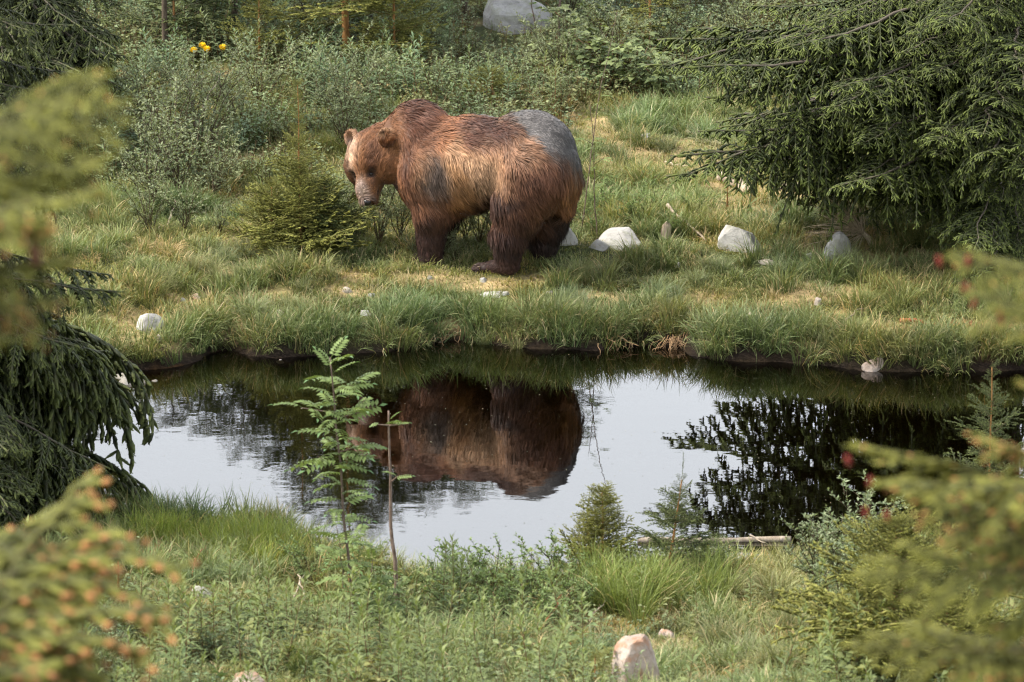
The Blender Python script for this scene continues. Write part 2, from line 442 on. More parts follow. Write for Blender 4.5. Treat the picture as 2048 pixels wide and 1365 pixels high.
# ------------------------------------------------------------------ ground
def build_ground():
    xs = np.concatenate([-np.geomspace(1500, 9.2, 22), np.arange(-9, 9.01, .1), np.geomspace(9.2, 1500, 22)])
    ys = np.concatenate([np.array([-1500, -700, -300, -120, -50, -20]), np.arange(-8, 28, 1.5), np.arange(28, 47, .08), np.arange(47, 64, .3), np.geomspace(64.5, 2500, 24)])
    X, Y = np.meshgrid(xs, ys, indexing='ij')
    Z = terrain(X, Y)
    V = np.stack([X, Y, Z], -1).reshape(-1, 3)
    nx, ny = X.shape
    i = np.arange(nx - 1)[:, None] * ny + np.arange(ny - 1)[None]
    Q = np.stack([i, i + ny, i + ny + 1, i + 1], -1).reshape(-1, 4)
    d = pond_sd(X, Y); dr = dryness(X, Y)
    p = np.stack([X, Y, Z], -1)
    n = fbm(p, 2.2, 8)
    moss = lin((84, 88, 46)); turf = lin((66, 72, 40)); straw = lin((182, 160, 118)); rust = lin((150, 108, 76)); soil = lin((36, 29, 24)); mud = lin((58, 46, 26))
    amber = lin((96, 66, 26))
    c = turf + (moss - turf) * sst(.35, .65, n)[..., None]
    rs = sst(.4, .65, vnoise(p, 1.1, 77)) * sst(2.2, 4.2, X) * (Y < 43)
    dc = straw + (rust - straw) * np.clip(rs, 0, 1)[..., None]
    c = c + (dc - c) * (dr * .95)[..., None]
    edge = 1 - sst(.02, .22, d + .08 * (n - .5))
    c = c + (soil - c) * edge[..., None]
    inw = sst(0, .1, -d)
    shallow = (1 - sst(.1, 1.0, -d)) * sst(-.8, -2.4, X) * sst(36, 37.5, Y)
    under = mud * .6 + (amber - mud * .6) * (shallow * sst(.3, .6, vnoise(p, 2.5, 12)))[..., None]
    c = c + (under - c) * inw[..., None]
    m, nt, out = new_mat('ground')
    a = nd(nt, 'ShaderNodeAttribute', attribute_name='col')
    geo = nd(nt, 'ShaderNodeNewGeometry')
    n1 = noise(nt, 14, 6, .7, geo.outputs['Position']); n2 = noise(nt, 55, 4, .6, geo.outputs['Position'])
    c1 = mixc(nt, a.outputs['Color'], ramp(nt, n1, [(.3, .62), (.7, 1.25)]), 1.0, 'MULTIPLY')
    c1 = mixc(nt, c1, ramp(nt, n2, [(.3, .75), (.7, 1.2)]), 1.0, 'MULTIPLY')
    b = nd(nt, 'ShaderNodeBsdfPrincipled'); b.inputs['Roughness'].default_value = .9; b.inputs['Specular IOR Level'].default_value = .15
    nt.links.new(c1, b.inputs['Base Color'])
    bu = nd(nt, 'ShaderNodeBump'); bu.inputs['Strength'].default_value = .8; bu.inputs['Distance'].default_value = .03
    nt.links.new(n1, bu.inputs['Height']); nt.links.new(bu.outputs[0], b.inputs['Normal']); nt.links.new(b.outputs[0], out.inputs[0])
    me = mesh_np('ground', V, [Q], c.reshape(-1, 3), m)
    tag(link('ground', me), 'mossy grassland ground sloping down to a small pond', 'ground', kind='structure')
build_ground()

# ------------------------------------------------------------------ pond
def build_pond():
    # outline grown a little so that the sheet runs into the banks
    ctr = POND.mean(0)
    d = norm(POND - np.roll(POND, 1, 0)) + norm(np.roll(POND, -1, 0) - POND); t = norm(d)
    area = np.sum(POND[:, 0] * np.roll(POND[:, 1], -1) - np.roll(POND[:, 0], -1) * POND[:, 1])
    nrm = np.stack([t[:, 1], -t[:, 0]], -1) * (1 if area > 0 else -1)
    G = POND + nrm * .14
    import bmesh
    bm = bmesh.new(); vs = [bm.verts.new((x, y, 0)) for x, y in G]
    f = bm.faces.new(vs)
    if f.normal.z < 0 or area < 0: f.normal_flip()
    bmesh.ops.triangulate(bm, faces=[f])
    me = bpy.data.meshes.new('pond_water'); bm.to_mesh(me); bm.free()
    m, nt, out = new_mat('water')
    geo = nd(nt, 'ShaderNodeNewGeometry')
    mp = nd(nt, 'ShaderNodeMapping'); mp.inputs['Scale'].default_value = (1.0, 1.6, 1); nt.links.new(geo.outputs['Position'], mp.inputs[0])
    n1 = noise(nt, 2.2, 2, .5, mp.outputs[0]); n2 = noise(nt, 14, 2, .5, mp.outputs[0])
    sm = nd(nt, 'ShaderNodeMath', operation='MULTIPLY_ADD'); nt.links.new(n2, sm.inputs[0]); sm.inputs[1].default_value = .10; nt.links.new(n1, sm.inputs[2])
    bu = nd(nt, 'ShaderNodeBump'); bu.inputs['Strength'].default_value = .07; bu.inputs['Distance'].default_value = .012; nt.links.new(sm.outputs[0], bu.inputs['Height'])
    fr = nd(nt, 'ShaderNodeFresnel'); fr.inputs['IOR'].default_value = 1.75; nt.links.new(bu.outputs[0], fr.inputs['Normal'])
    gl = nd(nt, 'ShaderNodeBsdfGlossy'); gl.inputs['Roughness'].default_value = .015; gl.inputs['Color'].default_value = (1, 1, 1, 1); nt.links.new(bu.outputs[0], gl.inputs['Normal'])
    tr = nd(nt, 'ShaderNodeBsdfTransparent'); tr.inputs['Color'].default_value = (.52, .45, .26, 1)
    mx = nd(nt, 'ShaderNodeMixShader'); nt.links.new(fr.outputs[0], mx.inputs[0]); nt.links.new(tr.outputs[0], mx.inputs[1]); nt.links.new(gl.outputs[0], mx.inputs[2])
    nt.links.new(mx.outputs[0], out.inputs[0])
    me.materials.append(m)
    tag(link('pond_water', me), 'still dark pond water mirroring the bear and sky', 'water', kind='structure')
build_pond()
# ------------------------------------------------------------------ the bear
PSI = math.radians(24)
BF = np.array([-math.cos(PSI), math.sin(PSI), 0]); BN = np.array([-math.sin(PSI), -math.cos(PSI), 0]); BZ = np.array([0, 0, 1.])
_hf = pg(1000, 544); BEAR_Z = _hf[2]
BEAR_O = _hf - BF * (-.42) - BN * .24
def to_local(P):
    q = np.asarray(P, float) - BEAR_O
    return np.stack([q @ BF, q @ BN, q @ BZ], -1)
def to_world(L): return BEAR_O + L[..., :1] * BF + L[..., 1:2] * BN + L[..., 2:3] * BZ
def bp(px, py, v):
    """pixel -> bear-local point on the plane at lateral offset v"""
    o = np.array([0, 0, CAM_Z]); d = ray(px, py)
    t = (v - (o - BEAR_O) @ BN) / (d @ BN)
    return to_local(o + d * t)
S = 1 / 233.0

def sd_ell(P, c, r, R=None):
    q = P - c
    if R is not None: q = q @ np.asarray(R).T          # rows of R are the ellipsoid axes
    k0 = np.linalg.norm(q / r, axis=-1); k1 = np.linalg.norm(q / (np.asarray(r) ** 2), axis=-1)
    return k0 * (k0 - 1) / np.maximum(k1, 1e-6)
def sd_cone(P, a, ra, b, rb):
    ab = b - a; t = np.clip(((P - a) @ ab) / (ab @ ab), 0, 1)
    return np.linalg.norm(P - a - t[..., None] * ab, axis=-1) - (ra + (rb - ra) * t)
def smin(a, b, k):
    h = np.clip(.5 + .5 * (b - a) / k, 0, 1)
    return b + (a - b) * h - k * h * (1 - h)

# head frame (bear-local): snout direction, forehead normal, towards the near ear
_az = math.radians(38)
hn_w = norm(np.array([-math.sin(_az), -math.cos(_az), .18])); hf_w = np.array([.16, -.16, -1.0]); hf_w = norm(hf_w - hn_w * (hf_w @ hn_w))
hl_w = np.cross(hf_w, hn_w)
if hl_w[0] < 0: hl_w = -hl_w
def dl(v): return np.array([v @ BF, v @ BN, v @ BZ])
HN, HF, HL = dl(hn_w), dl(hf_w), dl(hl_w)
HC = bp(744, 312, .24)
def hp(f, n, l): return HC + HF * f + HN * n + HL * l
HR = np.stack([HF, HN, HL])

EAR = {1: hp(-.13, .075, .205), -1: hp(-.16, .03, -.18)}
def bear_sdf(P):
    d = sd_ell(P, bp(1062, 314, 0), (.40, .36, .40))
    d = smin(d, sd_ell(P, bp(952, 322, 0), (.60, .40, .375)), .12)
    d = smin(d, sd_ell(P, bp(905, 352, 0), (.42, .36, .30)), .10)
    d = smin(d, sd_ell(P, bp(838, 278, 0), (.29, .26, .315)), .10)
    d = smin(d, sd_ell(P, bp(846, 335, .02), (.27, .33, .30)), .10)
    d = smin(d, sd_cone(P, bp(832, 288, .02), .29, bp(772, 300, .09), .235), .08)
    # front legs
    for v, dx, dy, kk in ((.20, -4, 0, 1.0), (-.19, 17, -6, .92)):
        d = smin(d, sd_cone(P, bp(858 + dx * .3, 345, v * 1.0), .225 * kk, bp(868 + dx * .8, 415, v * 1.05), .165 * kk), .13)
        d = smin(d, sd_cone(P, bp(868 + dx * .8, 415, v * 1.05), .16 * kk, bp(866 + dx, 470, v), .115 * kk), .05)
        d = smin(d, sd_cone(P, bp(866 + dx, 470, v), .115 * kk, bp(864 + dx, 512 + dy, v), .105 * kk), .04)
        d = smin(d, sd_ell(P, bp(856 + dx, 520 + dy, v), (.15, .10, .065)), .04)
    # near hind leg
    d = smin(d, sd_cone(P, bp(1075, 345, .16), .32, bp(1040, 405, .20), .235), .07)
    d = smin(d, sd_cone(P, bp(1040, 405, .20), .225, bp(1022, 462, .235), .150), .05)
    d = smin(d, sd_cone(P, bp(1022, 462, .235), .148, bp(1016, 505, .24), .112), .04)
    d = smin(d, sd_cone(P, bp(1016, 505, .24), .108, bp(1018, 528, .24), .095), .03)
    d = smin(d, sd_cone(P, bp(1016, 530, .24), .082, bp(968, 538, .24), .052), .03)
    d = smin(d, sd_ell(P, bp(962, 538, .24), (.075, .085, .042)), .03)
    # far hind leg
    d = smin(d, sd_cone(P, bp(1098, 345, -.16), .28, bp(1090, 425, -.20), .20), .07)
    d = smin(d, sd_cone(P, bp(1090, 425, -.20), .19, bp(1086, 480, -.20), .13), .05)
    d = smin(d, sd_cone(P, bp(1086, 480, -.20), .125, bp(1086, 515, -.20), .105), .04)
    d = smin(d, sd_ell(P, bp(1072, 524, -.20), (.17, .10, .055)), .04)
    # shaggy seat under the tail
    d = smin(d, sd_cone(P, bp(1132, 350, 0), .12, bp(1124, 405, 0), .10), .08)
    # tail
    d = smin(d, sd_cone(P, bp(1143, 312, .02), .045, bp(1149, 345, .03), .030), .02)
    # head
    d = smin(d, sd_ell(P, HC, (.22, .175, .215), HR), .05)
    d = smin(d, sd_ell(P, hp(.03, .085, 0), (.15, .10, .125), HR), .05)           # forehead
    for s in (-1, 1):
        d = smin(d, sd_ell(P, hp(.09, -.02, s * .14), (.17, .14, .12), HR), .05)   # cheeks
        d = smin(d, sd_ell(P, hp(.115, .120, s * .070), (.05, .045, .045), HR), .03)  # brow
    d = smin(d, sd_cone(P, hp(.12, .055, 0), .135, hp(.26, .085, 0), .100), .04)   # muzzle
    d = smin(d, sd_cone(P, hp(.26, .090, 0), .095, hp(.355, .090, 0), .072), .03)
    d = smin(d, sd_cone(P, hp(.20, -.02, 0), .10, hp(.325, .02, 0), .058), .025) # lower jaw
    for s in (-1, 1):                                                              # eye hollows
        d = -smin(-d, sd_ell(P, hp(.165, .155, s * .088), (.030, .030, .032), HR), .03)
    # mouth line
    for s in (-1, 1):
        d = -smin(-d, sd_cone(P, hp(.25, .035, s * .088), .010, hp(.372, .062, s * .045), .008), .012)
    for s in (-1, 1):                                                              # ears
        ec = EAR[s]
        e = sd_ell(P, ec, (.082, .038, .078), HR)
        e = -smin(-e, sd_ell(P, ec + HN * .032 - HF * .004, (.045, .026, .040), HR), .012)
        d = smin(d, e, .022)
    return d

def surface_nets(lo, hi, h, fn):
    ax = [np.arange(lo[k], hi[k] + h, h) for k in range(3)]
    G = np.stack(np.meshgrid(*ax, indexing='ij'), -1)
    Fv = fn(G.reshape(-1, 3)).reshape(G.shape[:3])
    ins = Fv < 0
    nx, ny, nz = Fv.shape
    num = np.zeros((nx - 1, ny - 1, nz - 1, 3)); cnt = np.zeros((nx - 1, ny - 1, nz - 1))
    corners = [(a, b, c) for a in (0, 1) for b in (0, 1) for c in (0, 1)]
    def sub(A, o): return A[o[0]:o[0] + nx - 1, o[1]:o[1] + ny - 1, o[2]:o[2] + nz - 1]
    for a in corners:
        for k in range(3):
            if a[k]: continue
            b = list(a); b[k] = 1; b = tuple(b)
            fa, fb = sub(Fv, a), sub(Fv, b); cr = (fa < 0) != (fb < 0)
            t = np.where(cr, fa / np.where(cr, fa - fb, 1), 0)
            pt = np.broadcast_to(np.array(a, float), num.shape).copy(); pt[..., k] += t
            num += np.where(cr[..., None], pt, 0); cnt += cr
    act = cnt > 0
    idx = -np.ones(act.shape, int); idx[act] = np.arange(act.sum())
    ijk = np.argwhere(act)
    V = np.array(lo) + (ijk + num[act] / cnt[act][:, None]) * h
    quads = []
    for k in range(3):
        o = [0, 0, 0]; o[k] = 1
        A = Fv[:nx - o[0], :ny - o[1], :nz - o[2]]; B = Fv[o[0]:, o[1]:, o[2]:]
        cr = np.argwhere((A < 0) != (B < 0))
        u, v = (k + 1) % 3, (k + 2) % 3
        ok = (cr[:, u] > 0) & (cr[:, v] > 0) & (cr[:, u] < Fv.shape[u] - 1) & (cr[:, v] < Fv.shape[v] - 1); cr = cr[ok]
        eu = np.zeros(3, int); eu[u] = 1; ev = np.zeros(3, int); ev[v] = 1
        def I(q): return idx[q[:, 0], q[:, 1], q[:, 2]]
        q = np.stack([I(cr - eu - ev), I(cr - ev), I(cr), I(cr - eu)], -1)
        fl = ~(Fv[cr[:, 0], cr[:, 1], cr[:, 2]] < 0); q[fl] = q[fl][:, ::-1]
        quads.append(q)
    return V, np.concatenate(quads)

def coat_colour(L, nrm_l):
    """coat colour (sRGB 0-255) from the place on the body, some light and shade painted in; L bear-local points"""
    x, y = project(to_world(L))
    nz = vnoise(L, 9.0, 4); n2 = fbm(L, 4.0, 14); n3 = vnoise(L * np.array([6, 6, 2.0]), 7.0, 31)
    x = x + 44 * (n2 - .5); y = y + 30 * (nz - .5)
    near = sst(-.25, -.02, L[:, 1])[:, None]
    c = np.broadcast_to(np.array([122., 76, 48]), L.shape).copy()
    def blob(cx, cy, rx, ry, col, w=1.0, soft=.6):
        nonlocal c
        q = np.sqrt(((x - cx) / rx) ** 2 + ((y - cy) / ry) ** 2)
        k = (1 - sst(1 - soft, 1 + soft * .5, q))[:, None] * w
        c = c + (np.array(col, float) - c) * k
    blob(835, 215, 90, 50, (102, 58, 38))                       # hump
    blob(842, 232, 24, 26, (140, 100, 84), .5)                  # frosted hairs
    blob(890, 255, 26, 70, (150, 92, 54), .8)
    blob(968, 264, 66, 34, (82, 48, 35), .98)                   # dark saddle
    blob(955, 226, 90, 14, (158, 100, 58), .8)  # sunlit rim below the back line, painted into the coat
    blob(945, 338, 98, 62, (186, 142, 102), .95)                 # golden flank
    blob(912, 372, 26, 52, (166, 112, 62), .8)
    blob(1050, 300, 50, 40, (138, 98, 70), .8)
    blob(1072, 365, 64, 50, (118, 74, 52), .9)                  # thigh
    blob(865, 352, 36, 52, (88, 74, 66), .9)                   # grey elbow patch
    blob(838, 335, 24, 36, (146, 100, 60), .5)
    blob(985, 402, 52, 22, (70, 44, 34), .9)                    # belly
    blob(1144, 385, 22, 66, (150, 98, 54), .9)                  # seat fringe
    blob(800, 320, 18, 60, (104, 62, 42), .7)
    # grizzled grey rump and spine
    edge = np.interp(x, [870, 930, 1000, 1030, 1060, 1085, 1110, 1140, 1175], [205, 224, 232, 250, 278, 305, 326, 342, 350])
    k = (1 - sst(-20, 20, y - edge + 16 * (n3 - .5))) * sst(885, 935, x)
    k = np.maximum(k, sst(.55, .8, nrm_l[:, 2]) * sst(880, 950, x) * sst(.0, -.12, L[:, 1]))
    k = np.maximum(k, sst(-.05, -.2, L[:, 1]) * sst(1000, 1080, x) * (1 - sst(330, 360, y)))
    g = np.array([102., 98, 96]) * (0.90 + .24 * n3[:, None])
    c = c + (g - c) * k[:, None]
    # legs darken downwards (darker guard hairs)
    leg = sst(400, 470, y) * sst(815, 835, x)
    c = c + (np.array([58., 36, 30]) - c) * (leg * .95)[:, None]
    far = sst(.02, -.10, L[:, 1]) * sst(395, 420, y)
    c = c + (np.array([44., 29, 25]) - c) * far[:, None]  # far-side legs darker than the near ones: shade painted into the coat
    # head
    q = (L - HC) @ HR.T                                        # f, n, l
    hd = sst(.42, .30, np.linalg.norm(q * np.array([.72, 1, 1]), axis=-1)) * sst(830, 800, x)
    hc = np.broadcast_to(np.array([134., 84, 48]), L.shape).copy()
    def hb(f, n, l, r, col, w=1.0):
        nonlocal hc
        k = (1 - sst(.45, 1.15, np.linalg.norm((q - np.array([f, n, l])) / np.asarray(r), axis=-1)))[:, None] * w
        hc = hc + (np.array(col, float) - hc) * k
    hb(.0, .15, -.09, (.20, .15, .12), (204, 164, 132), .95)  # far half of forehead: paler hair plus painted sunlight
    hb(-.12, .05, -.16, (.10, .12, .10), (196, 158, 128), .9)  # sunlit rim at the far ear, painted along with the pale hair
    hb(.05, .13, .11, (.16, .11, .075), (104, 64, 40), .9)  # near half of the face, painted darker as its shaded side
    hb(.0, .02, .2, (.16, .10, .10), (156, 98, 52), .7)
    hb(.12, -.04, .2, (.14, .10, .10), (120, 74, 44), .7)
    for s in (-1, 1): hb(.165, .14, s * .088, (.040, .05, .040), (58, 38, 30), .9)
    hb(.275, .15, 0, (.115, .09, .075), (176, 150, 136), .95)
    hb(.30, .04, .07, (.10, .07, .06), (170, 124, 84), .8)
    hb(.30, .0, 0, (.12, .06, .09), (150, 100, 62), .7)
    hb(.375, .12, 0, (.05, .06, .07), (66, 60, 60), .9)
    for s in (-1, 1): hb(.33, .05, s * .07, (.07, .018, .05), (58, 40, 34), .9)
    for s in (-1, 1): hb(*((EAR[s] - HC) @ HR.T + np.array([0, .03, 0])), (.045, .04, .042), (84, 52, 34), .9)
    for s in (-1, 1): hb(*((EAR[s] - HC) @ HR.T + np.array([-.05, .0, 0])), (.06, .06, .08), (172, 126, 88), .85)
    for s in (-1, 1): hb(*((EAR[s] - HC) @ HR.T + np.array([.015, .035, 0])), (.05, .035, .045), (74, 46, 32), .95)
    c = c + (hc - c) * hd[:, None]
    lum = c.mean(1, keepdims=True); c = lum + (c - lum) * .82
    return np.clip(c * .94 * (0.74 + .52 * n2[:, None]), 0, 255)

def fur_mat():
    m, nt, out = new_mat('fur')
    a = nd(nt, 'ShaderNodeAttribute', attribute_name='col')
    b = nd(nt, 'ShaderNodeBsdfPrincipled'); b.inputs['Roughness'].default_value = .55; b.inputs['Specular IOR Level'].default_value = .22
    nt.links.new(a.outputs['Color'], b.inputs['Base Color'])
    b.inputs['Sheen Weight'].default_value = .12; b.inputs['Sheen Roughness'].default_value = .4
    nt.links.new(b.outputs[0], out.inputs[0]); return m
M['fur'] = fur_mat()
def gloss_mat(name, c, rough):
    m, nt, out = new_mat(name); b = nd(nt, 'ShaderNodeBsdfPrincipled')
    geo = nd(nt, 'ShaderNodeNewGeometry'); n = noise(nt, 60, 3, .6, geo.outputs['Position'])
    nt.links.new(ramp(nt, n, [(.3, lin(c) * .75), (.7, lin(c) * 1.25)]), b.inputs['Base Color'])
    b.inputs['Roughness'].default_value = rough; nt.links.new(b.outputs[0], out.inputs[0]); return m
M['eye'] = gloss_mat('eye', (26, 18, 14), .12); M['nose'] = gloss_mat('nose', (34, 32, 34), .38); M['claw'] = gloss_mat('claw', (92, 78, 60), .45)

def build_bear():
    lo, hi = np.array([-1.25, -.62, -.06]), np.array([1.25, .62, 1.62])
    V, Q = surface_nets(lo, hi, .020, bear_sdf)
    e = 1e-3
    def grad(P):
        return norm(np.stack([bear_sdf(P + np.eye(3)[k] * e) - bear_sdf(P - np.eye(3)[k] * e) for k in range(3)], -1))
    Nn = grad(V)
    root = link('brown_bear', None, loc=BEAR_O)
    root.empty_display_size = .3
    tag(root, 'large brown bear with greyish rump and lowered head standing on the grassy bank', 'bear')
    Rm = Matrix(((BF[0], BN[0], 0), (BF[1], BN[1], 0), (0, 0, 1))).to_4x4()
    root.rotation_euler = Rm.to_euler()
    cc = lin(coat_colour(V, Nn)) * .62
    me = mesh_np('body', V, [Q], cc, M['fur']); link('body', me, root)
    # ---- fur strands
    A, B, C_, D = V[Q[:, 0]], V[Q[:, 1]], V[Q[:, 2]], V[Q[:, 3]]
    area = .5 * (np.linalg.norm(np.cross(B - A, C_ - A), axis=1) + np.linalg.norm(np.cross(C_ - A, D - A), axis=1))
    hw = 1 + 3.5 * sst(.45, .25, np.linalg.norm((A - HC) * .8, axis=1))
    pr = area * hw; pr /= pr.sum()
    n = 135000
    f = rng.choice(len(Q), n, p=pr); a, b = rng.random(n)[:, None], rng.random(n)[:, None]
    P = (A[f] * (1 - a) + B[f] * a) * (1 - b) + (D[f] * (1 - a) + C_[f] * a) * b
    N = grad(P)
    x, y = project(to_world(P))
    q = (P - HC) @ HR.T
    head = sst(.36, .24, np.linalg.norm(q * np.array([.72, 1, 1]), axis=-1)) * sst(830, 800, x)
    # direction of lie
    back = np.array([-1., 0, 0]); down = np.array([0, 0, -1.])
    wdn = sst(.85, .2, N[:, 2])[:, None]
    lie = back * (1.0 - .45 * wdn) + down * (1.15 * wdn) + N * 0
    leg = (sst(.55, .30, P[:, 2]))[:, None]
    lie = lie * (1 - leg) + (down + back * .25) * leg
    foot = sst(.10, .05, P[:, 2])[:, None]
    lie = lie * (1 - foot) + (-back * .6 + down * .35) * foot
    lie_h = -HF * 1.0 - HN * .25 + HL * np.sign(q[:, 2:3]) * .35
    lie = lie * (1 - head[:, None]) + lie_h * head[:, None]
    cl = np.stack([vnoise(P, 17, s_) - .5 for s_ in (61, 62, 63)], -1)      # locks of hair
    cl2 = np.stack([vnoise(P, 45, s_) - .5 for s_ in (71, 72, 73)], -1)
    lie = norm(lie) + cl * .8 + cl2 * .25 + rng.normal(0, .10, (n, 3))
    T = norm(lie - N * np.sum(lie * N, -1, keepdims=True))
    jx = x; x = x + 40 * (fbm(P, 6.0, 15) - .5); y = y + rng.normal(0, 5, n)
    grey = ((x > 900) & (y < np.interp(x, [870, 930, 1000, 1030, 1060, 1085, 1110, 1140, 1175], [205, 224, 232, 250, 278, 305, 326, 342, 350]))) | ((P[:, 1] < -.1) & (x > 1000) & (y < 340))
    Ln = .098 + .045 * sst(330, 400, y) * sst(880, 900, x) * sst(.55, .4, P[:, 2]) * (P[:, 2] > .33)
    Ln = np.where((x > 1115) & (y > 350) & (y < 450), .13, Ln)
    Ln = np.where(P[:, 2] < .33, .060, Ln); Ln = np.where(P[:, 2] < .13, .035, Ln)
    Ln = np.where(grey, .036, Ln)
    hl = .056 - .040 * sst(.10, .27, q[:, 0]); hl = np.where(np.abs(q[:, 2]) > .13, hl * 1.4, hl)
    hl = np.where((q[:, 0] < -.08) & (np.abs(q[:, 2]) > .12), .022, hl)
    Ln = Ln * (1 - head) + hl * head
    Ln = Ln * rng.uniform(.6, 1.25, n) * (.75 + .5 * vnoise(P, 14, 88))
    # keep eyes, nose and mouth free
    keep = np.ones(n, bool)
    for s in (-1, 1): keep &= np.linalg.norm(q - np.array([.165, .135, s * .088]), axis=-1) > .022
    keep &= np.linalg.norm(q - np.array([.405, .120, 0]), axis=-1) > .056
    P, N, T, Ln, head, grey = P[keep], N[keep], T[keep], Ln[keep], head[keep], grey[keep]; n = len(P)
    lift = (.34 + .25 * rng.random(n))[:, None]; lift = np.where(grey[:, None], .55, lift)
    d0 = norm(T + N * lift); d1 = norm(T + N * lift * .35 + down * .10); d2 = norm(T - N * .05 + down * .30)
    L3 = Ln[:, None]
    p0 = P - N * .006; p1 = p0 + d0 * L3 * .4; p2 = p1 + d1 * L3 * .35; p3 = p2 + d2 * L3 * .3
    Sx = norm(np.cross(N, T)); tw = rng.uniform(-.6, .6, n)[:, None]; Sx = norm(Sx * np.cos(tw) + N * np.sin(tw))
    W = (rng.uniform(.004, .0078, n) * np.where(head > .5, .8, 1) * np.where(grey, .7, 1))[:, None]
    VV = np.stack([p0 - Sx * W * .5, p0 + Sx * W * .5, p1 - Sx * W * .5, p1 + Sx * W * .5, p2 - Sx * W * .38, p2 + Sx * W * .38, p3], 1).reshape(-1, 3)
    i = np.arange(n)[:, None] * 7
    QQ = np.concatenate([i + np.array([[0, 1, 3, 2]]), i + np.array([[2, 3, 5, 4]])]); TT = i + np.array([[4, 5, 6]])
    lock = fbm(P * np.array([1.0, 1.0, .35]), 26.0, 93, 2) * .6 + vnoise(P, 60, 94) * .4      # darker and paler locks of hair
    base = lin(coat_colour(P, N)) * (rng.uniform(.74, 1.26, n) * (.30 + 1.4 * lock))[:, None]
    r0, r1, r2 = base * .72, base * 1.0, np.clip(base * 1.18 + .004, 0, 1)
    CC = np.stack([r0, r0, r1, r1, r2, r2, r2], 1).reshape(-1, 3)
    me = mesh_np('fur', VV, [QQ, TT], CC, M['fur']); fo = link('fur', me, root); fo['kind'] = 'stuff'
    # ---- eyes, nose, claws
    def ball(c, r, R=None, nu=14, nv=10, shape=None):
        u = np.linspace(0, 2 * math.pi, nu, endpoint=False); v = np.linspace(0, math.pi, nv)
        U, Vv = np.meshgrid(u, v, indexing='ij')
        Pq = np.stack([np.cos(U) * np.sin(Vv), np.sin(U) * np.sin(Vv), np.cos(Vv)], -1)
        if shape: Pq = shape(Pq)
        Pq = (Pq * np.asarray(r)).reshape(-1, 3)
        if R is not None: Pq = Pq @ R
        ii = np.arange(nu)[:, None] * nv + np.arange(nv - 1)[None]; jj = ((np.arange(nu) + 1) % nu)[:, None] * nv + np.arange(nv - 1)[None]
        return c + Pq, np.stack([ii, ii + 1, jj + 1, jj], -1).reshape(-1, 4)
    for s in (-1, 1):
        vv, qq = ball(hp(.165, .126, s * .080), (.015, .015, .016), HR); link('eye', mesh_np('eye', vv, [qq], None, M['eye']), root)
    def nose_shape(Pq):
        Pq = Pq.copy(); Pq[..., 2] *= 1 - .25 * np.clip(-Pq[..., 1], 0, 1); return Pq
    vv, qq = ball(hp(.398, .118, 0), (.034, .042, .052), HR, 16, 12, nose_shape); no = link('nose', mesh_np('nose', vv, [qq], None, M['nose']), root)
    no['label'] = 'black leathery nose'
    for k in range(5):
        mb = MB(); w = .24 + (k - 2) * .032
        b0 = bp(955 + abs(k - 2) * 3, 541, w); b0[2] = .035
        tt = np.linspace(0, 1, 5)[:, None]
        pts = b0 + np.concatenate([tt * .055, tt * 0, .012 * np.sin(tt * 3.0) - .030 * tt * tt], 1)
        mb.tube(pts, np.linspace(.008, .002, 5), (1, 1, 1), 6); link('claw', mb.mesh('claw', M['claw']), root)
    return root
build_bear()
# ------------------------------------------------------------------ spruce branches (the branch grows along +X, +Z is up)
def polyline_needles(mb, r, A, B, new0, new1, dens, nl, nw, c_old, c_new, flat=.75):
    """needles on many straight twig pieces A->B; new0/new1: share of fresh growth at each end"""
    A, B = np.asarray(A), np.asarray(B); ln = np.linalg.norm(B - A, axis=1)
    cnt = np.maximum(1, r.poisson(ln * dens)); k = np.repeat(np.arange(len(A)), cnt); m = len(k)
    t = r.random(m)[:, None]; ax = norm(B - A)[k]
    P = A[k] * (1 - t) + B[k] * t
    rad = r.normal(0, 1, (m, 3)); rad[:, 2] *= flat; rad = norm(rad - ax * np.sum(rad * ax, -1, keepdims=True))
    th = r.uniform(.55, 1.1, m)[:, None]; d = ax * np.cos(th) + rad * np.sin(th)
    L = nl * r.uniform(.7, 1.2, m)[:, None]
    s = norm(np.cross(d, r.normal(0, 1, (m, 3)))); W = nw * r.uniform(.8, 1.3, m)[:, None]
    f = np.clip(np.asarray(new0)[k][:, None] * (1 - t) + np.asarray(new1)[k][:, None] * t + r.normal(0, .08, (m, 1)), 0, 1)
    c = np.asarray(c_old) * (1 - f) + np.asarray(c_new) * f
    V = np.stack([P - s * W * .5, P + s * W * .5, P + d * L + s * W * .2, P + d * L - s * W * .2], 1).reshape(-1, 3)
    Q = np.arange(m)[:, None] * 4 + np.array([[0, 1, 2, 3]])
    mb.add(V, Q=Q, C=np.repeat(c, 4, 0))

